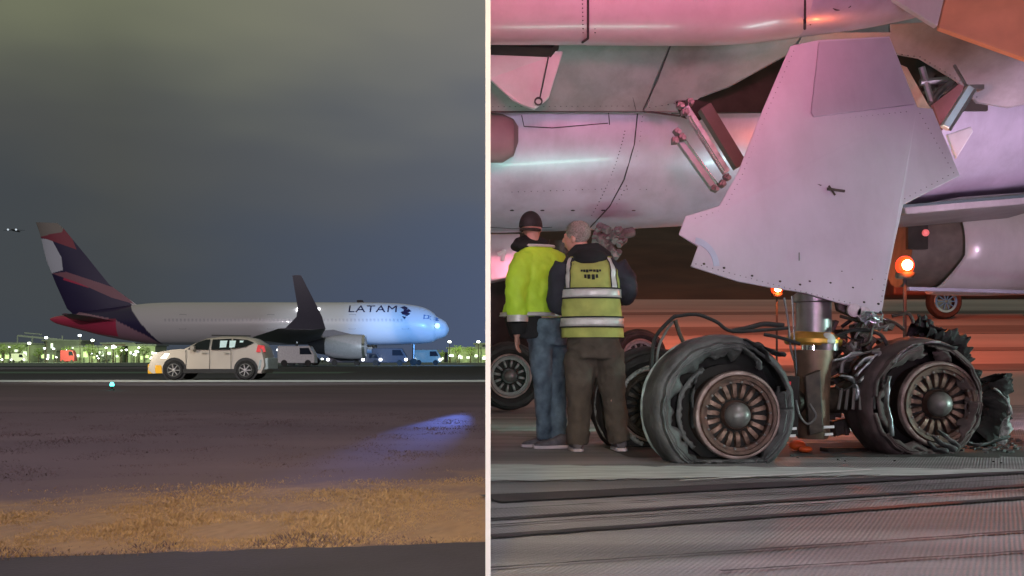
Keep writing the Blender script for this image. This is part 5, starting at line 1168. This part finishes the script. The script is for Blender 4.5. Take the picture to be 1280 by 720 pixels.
# trees and shrubs lit by the airport lights
M_leaf = mat('lit_foliage', (.08, .12, .04), .9, 0, .4, 1.5, col2=(.22, .32, .08)); M_bark = mat('bark', (.06, .045, .035), .9)
def tree(px, D, h_, label):
    x = P(px, 0, D).x; o = empty('tree', (x, D, 0), label, 'tree', 'trees along the airport edge')
    m = MB(); m.tube([(x, D, 0), (x + .1, D, h_ * .5)], [.16, .09], 8)
    for a in range(5): m.tube([(x, D, h_ * .35), (x + .8 * math.cos(a * 1.3), D + .8 * math.sin(a * 1.3), h_ * .7)], [.07, .03], 6)
    m.build('trunk', M_bark, o)
    vs = []; fs = []
    for i in range(700):
        c = Vector((random.gauss(0, 1), random.gauss(0, 1), random.gauss(0, .8))); c = c.normalized() * random.random() ** .4; c = Vector((x + c.x * h_ * .38, D + c.y * h_ * .38, h_ * .68 + c.z * h_ * .32))
        if noise.noise(c * .9) < -.12: continue
        a = Vector((random.gauss(0, 1), random.gauss(0, 1), random.gauss(0, 1))).normalized(); u, v = frame(a); s_ = .14; k_ = len(vs)
        vs += [c - u * s_, c + v * s_ * .6, c + u * s_, c - v * s_ * .6]; fs.append((k_, k_ + 1, k_ + 2, k_ + 3))
    MB().add(vs, fs).build('crown', M_leaf, o, smooth=False, recalc=False)
for i, (px, hg) in enumerate([(4, 5), (24, 5.5), (48, 4), (84, 4.4), (112, 5.0), (124, 3.5), (150, 4.3), (180, 4.6), (550, 3.6), (572, 4.8), (588, 4.4)]):
    tree(px, 286 + (i % 3) * 4, hg, ['small leafy tree at the far left frame edge', 'bushy tree left of the grey sheds', 'low tree before the tall hangar', 'tree by the red van', 'tree before the yellow-green shed', 'smallest tree right of the yellow-green shed', 'tree before the brown shed', 'tree just left of the car', 'low tree right of the aircraft nose', 'taller tree before the right yellow-green shed', 'tree nearest the white wall'][i])
lamp('shed_floodlight', 'SPOT', (P(80, 0, 270).x, 262, 9), (P(90, 0, 300).x, 300, 2), 60000, (.85, 1, .5), .5, 110, .7)
lamp('shed_floodlight_right', 'SPOT', (P(578, 0, 270).x, 268, 8), (P(578, 0, 300).x, 300, 2), 34000, (.85, 1, .45), .5, 70, .7)
# service vehicles round the aircraft and by the sheds
def van(px, D, w_, h_, mt, label, glow=None):
    x = P(px, 0, D).x; o = empty('service_van', (x, D, 0), label, 'van', 'service vehicles near the aircraft')
    m = MB(); m.prism([(x - w_ / 2, D, .35), (x + w_ / 2, D, .35), (x + w_ / 2, D, h_ * .55), (x + w_ * .36, D, h_), (x - w_ / 2, D, h_)], (0, 1.9, 0)); m.build('body', mt, o, smooth=False, bevel=.08)
    m = MB(); m.prism([(x + w_ * .1, D - .03, h_ * .58), (x + w_ * .43, D - .03, h_ * .58), (x + w_ * .34, D - .03, h_ * .9), (x + w_ * .1, D - .03, h_ * .9)], (0, .02, 0)); m.build('window', M_gl, o, smooth=False)
    for s_ in (-.32, .32): m = MB(); m.lathe([(.2, 0), (.36, .02), (.36, -.2)], (x + s_ * w_, D - .02, .36), (0, -1, 0), 16); m.build('wheel', M_rub, o)
    for s_ in ((-.5, .5) if glow else ()): m = MB(); m.ball((x + s_ * w_, D - .05, .75), .2, n=5); m.build('headlight', glow, o)
M_vw = mat('white_van_paint', (.6, .6, .6), .4); M_vr = mat('red_van_paint', (.30, .035, .05), .4); M_vd = mat('dark_van_paint', (.05, .05, .07), .4)
van(84, 280, 3.6, 3.2, M_vr, 'red van parked under the aircraft tail cone')
van(22, 284, 3.4, 2.4, M_vw, 'white van parked near the left frame edge', M_wl)
van(370, 124, 4.2, 2.3, M_vw, 'white service van under the near wing beside the car', None)
van(432, 138, 4.4, 1.9, M_vd, 'dark service van below the engine', M_wl)
van(458, 139, 3.6, 1.6, M_vd, 'dark car right of the engine below the fuselage', M_wl)
van(486, 140, 4.4, 2.2, M_vd, 'dark van below the forward fuselage', M_wl)
van(534, 150, 3.6, 2.1, mat('grey_green_van', (.3, .34, .3), .5), 'grey van under the aircraft nose', M_wl)
# steps / loader by nose
# taxiway light
c = G(140, 488)
tl = empty('taxiway_light', (c.x, c.y, 0), 'small teal taxiway edge light glowing in the dark verge', 'light')
MB().lathe([(.06, 0), (.06, .02), (.025, .04), (.025, .1)], (c.x, c.y, 0), (0, 0, 1), 12).build('base', M_dsteel, tl)
MB().lathe([(.045, .1), (.05, .13), (.04, .17), (.01, .19)], (c.x, c.y, 0), (0, 0, 1), 12).build('lamp_lens', mat('teal_glow', (.1, .9, .8), .3, emit=5, ecol=(.1, .85, .75)), tl)
# far plane in the sky with two landing lights
c = P(15, 287, 900); pl_ = empty('distant_airliner', c, 'tiny approaching airliner showing two white landing lights in the night sky', 'airplane')
m = MB(); m.tube([c + Vector((0, 14, 0)), c + Vector((0, 2, 0)), c + Vector((0, -1, 0))], [.6, 1.0, .3], 10); m.prism([c + Vector((-9, 4, -.2)), c + Vector((0, 0, -.2)), c + Vector((9, 4, -.2)), c + Vector((0, 4, -.2))], (0, 0, .2)); m.build('fuselage', M_vd, pl_)
for s_ in (-3.3, 3.3): m = MB(); m.ball(c + Vector((s_, 0, 0)), .8, n=6); m.build('landing_light', mat('dim_star_glow', (.7, .8, .9), .4, emit=.7, ecol=(.8, .9, 1)), pl_)
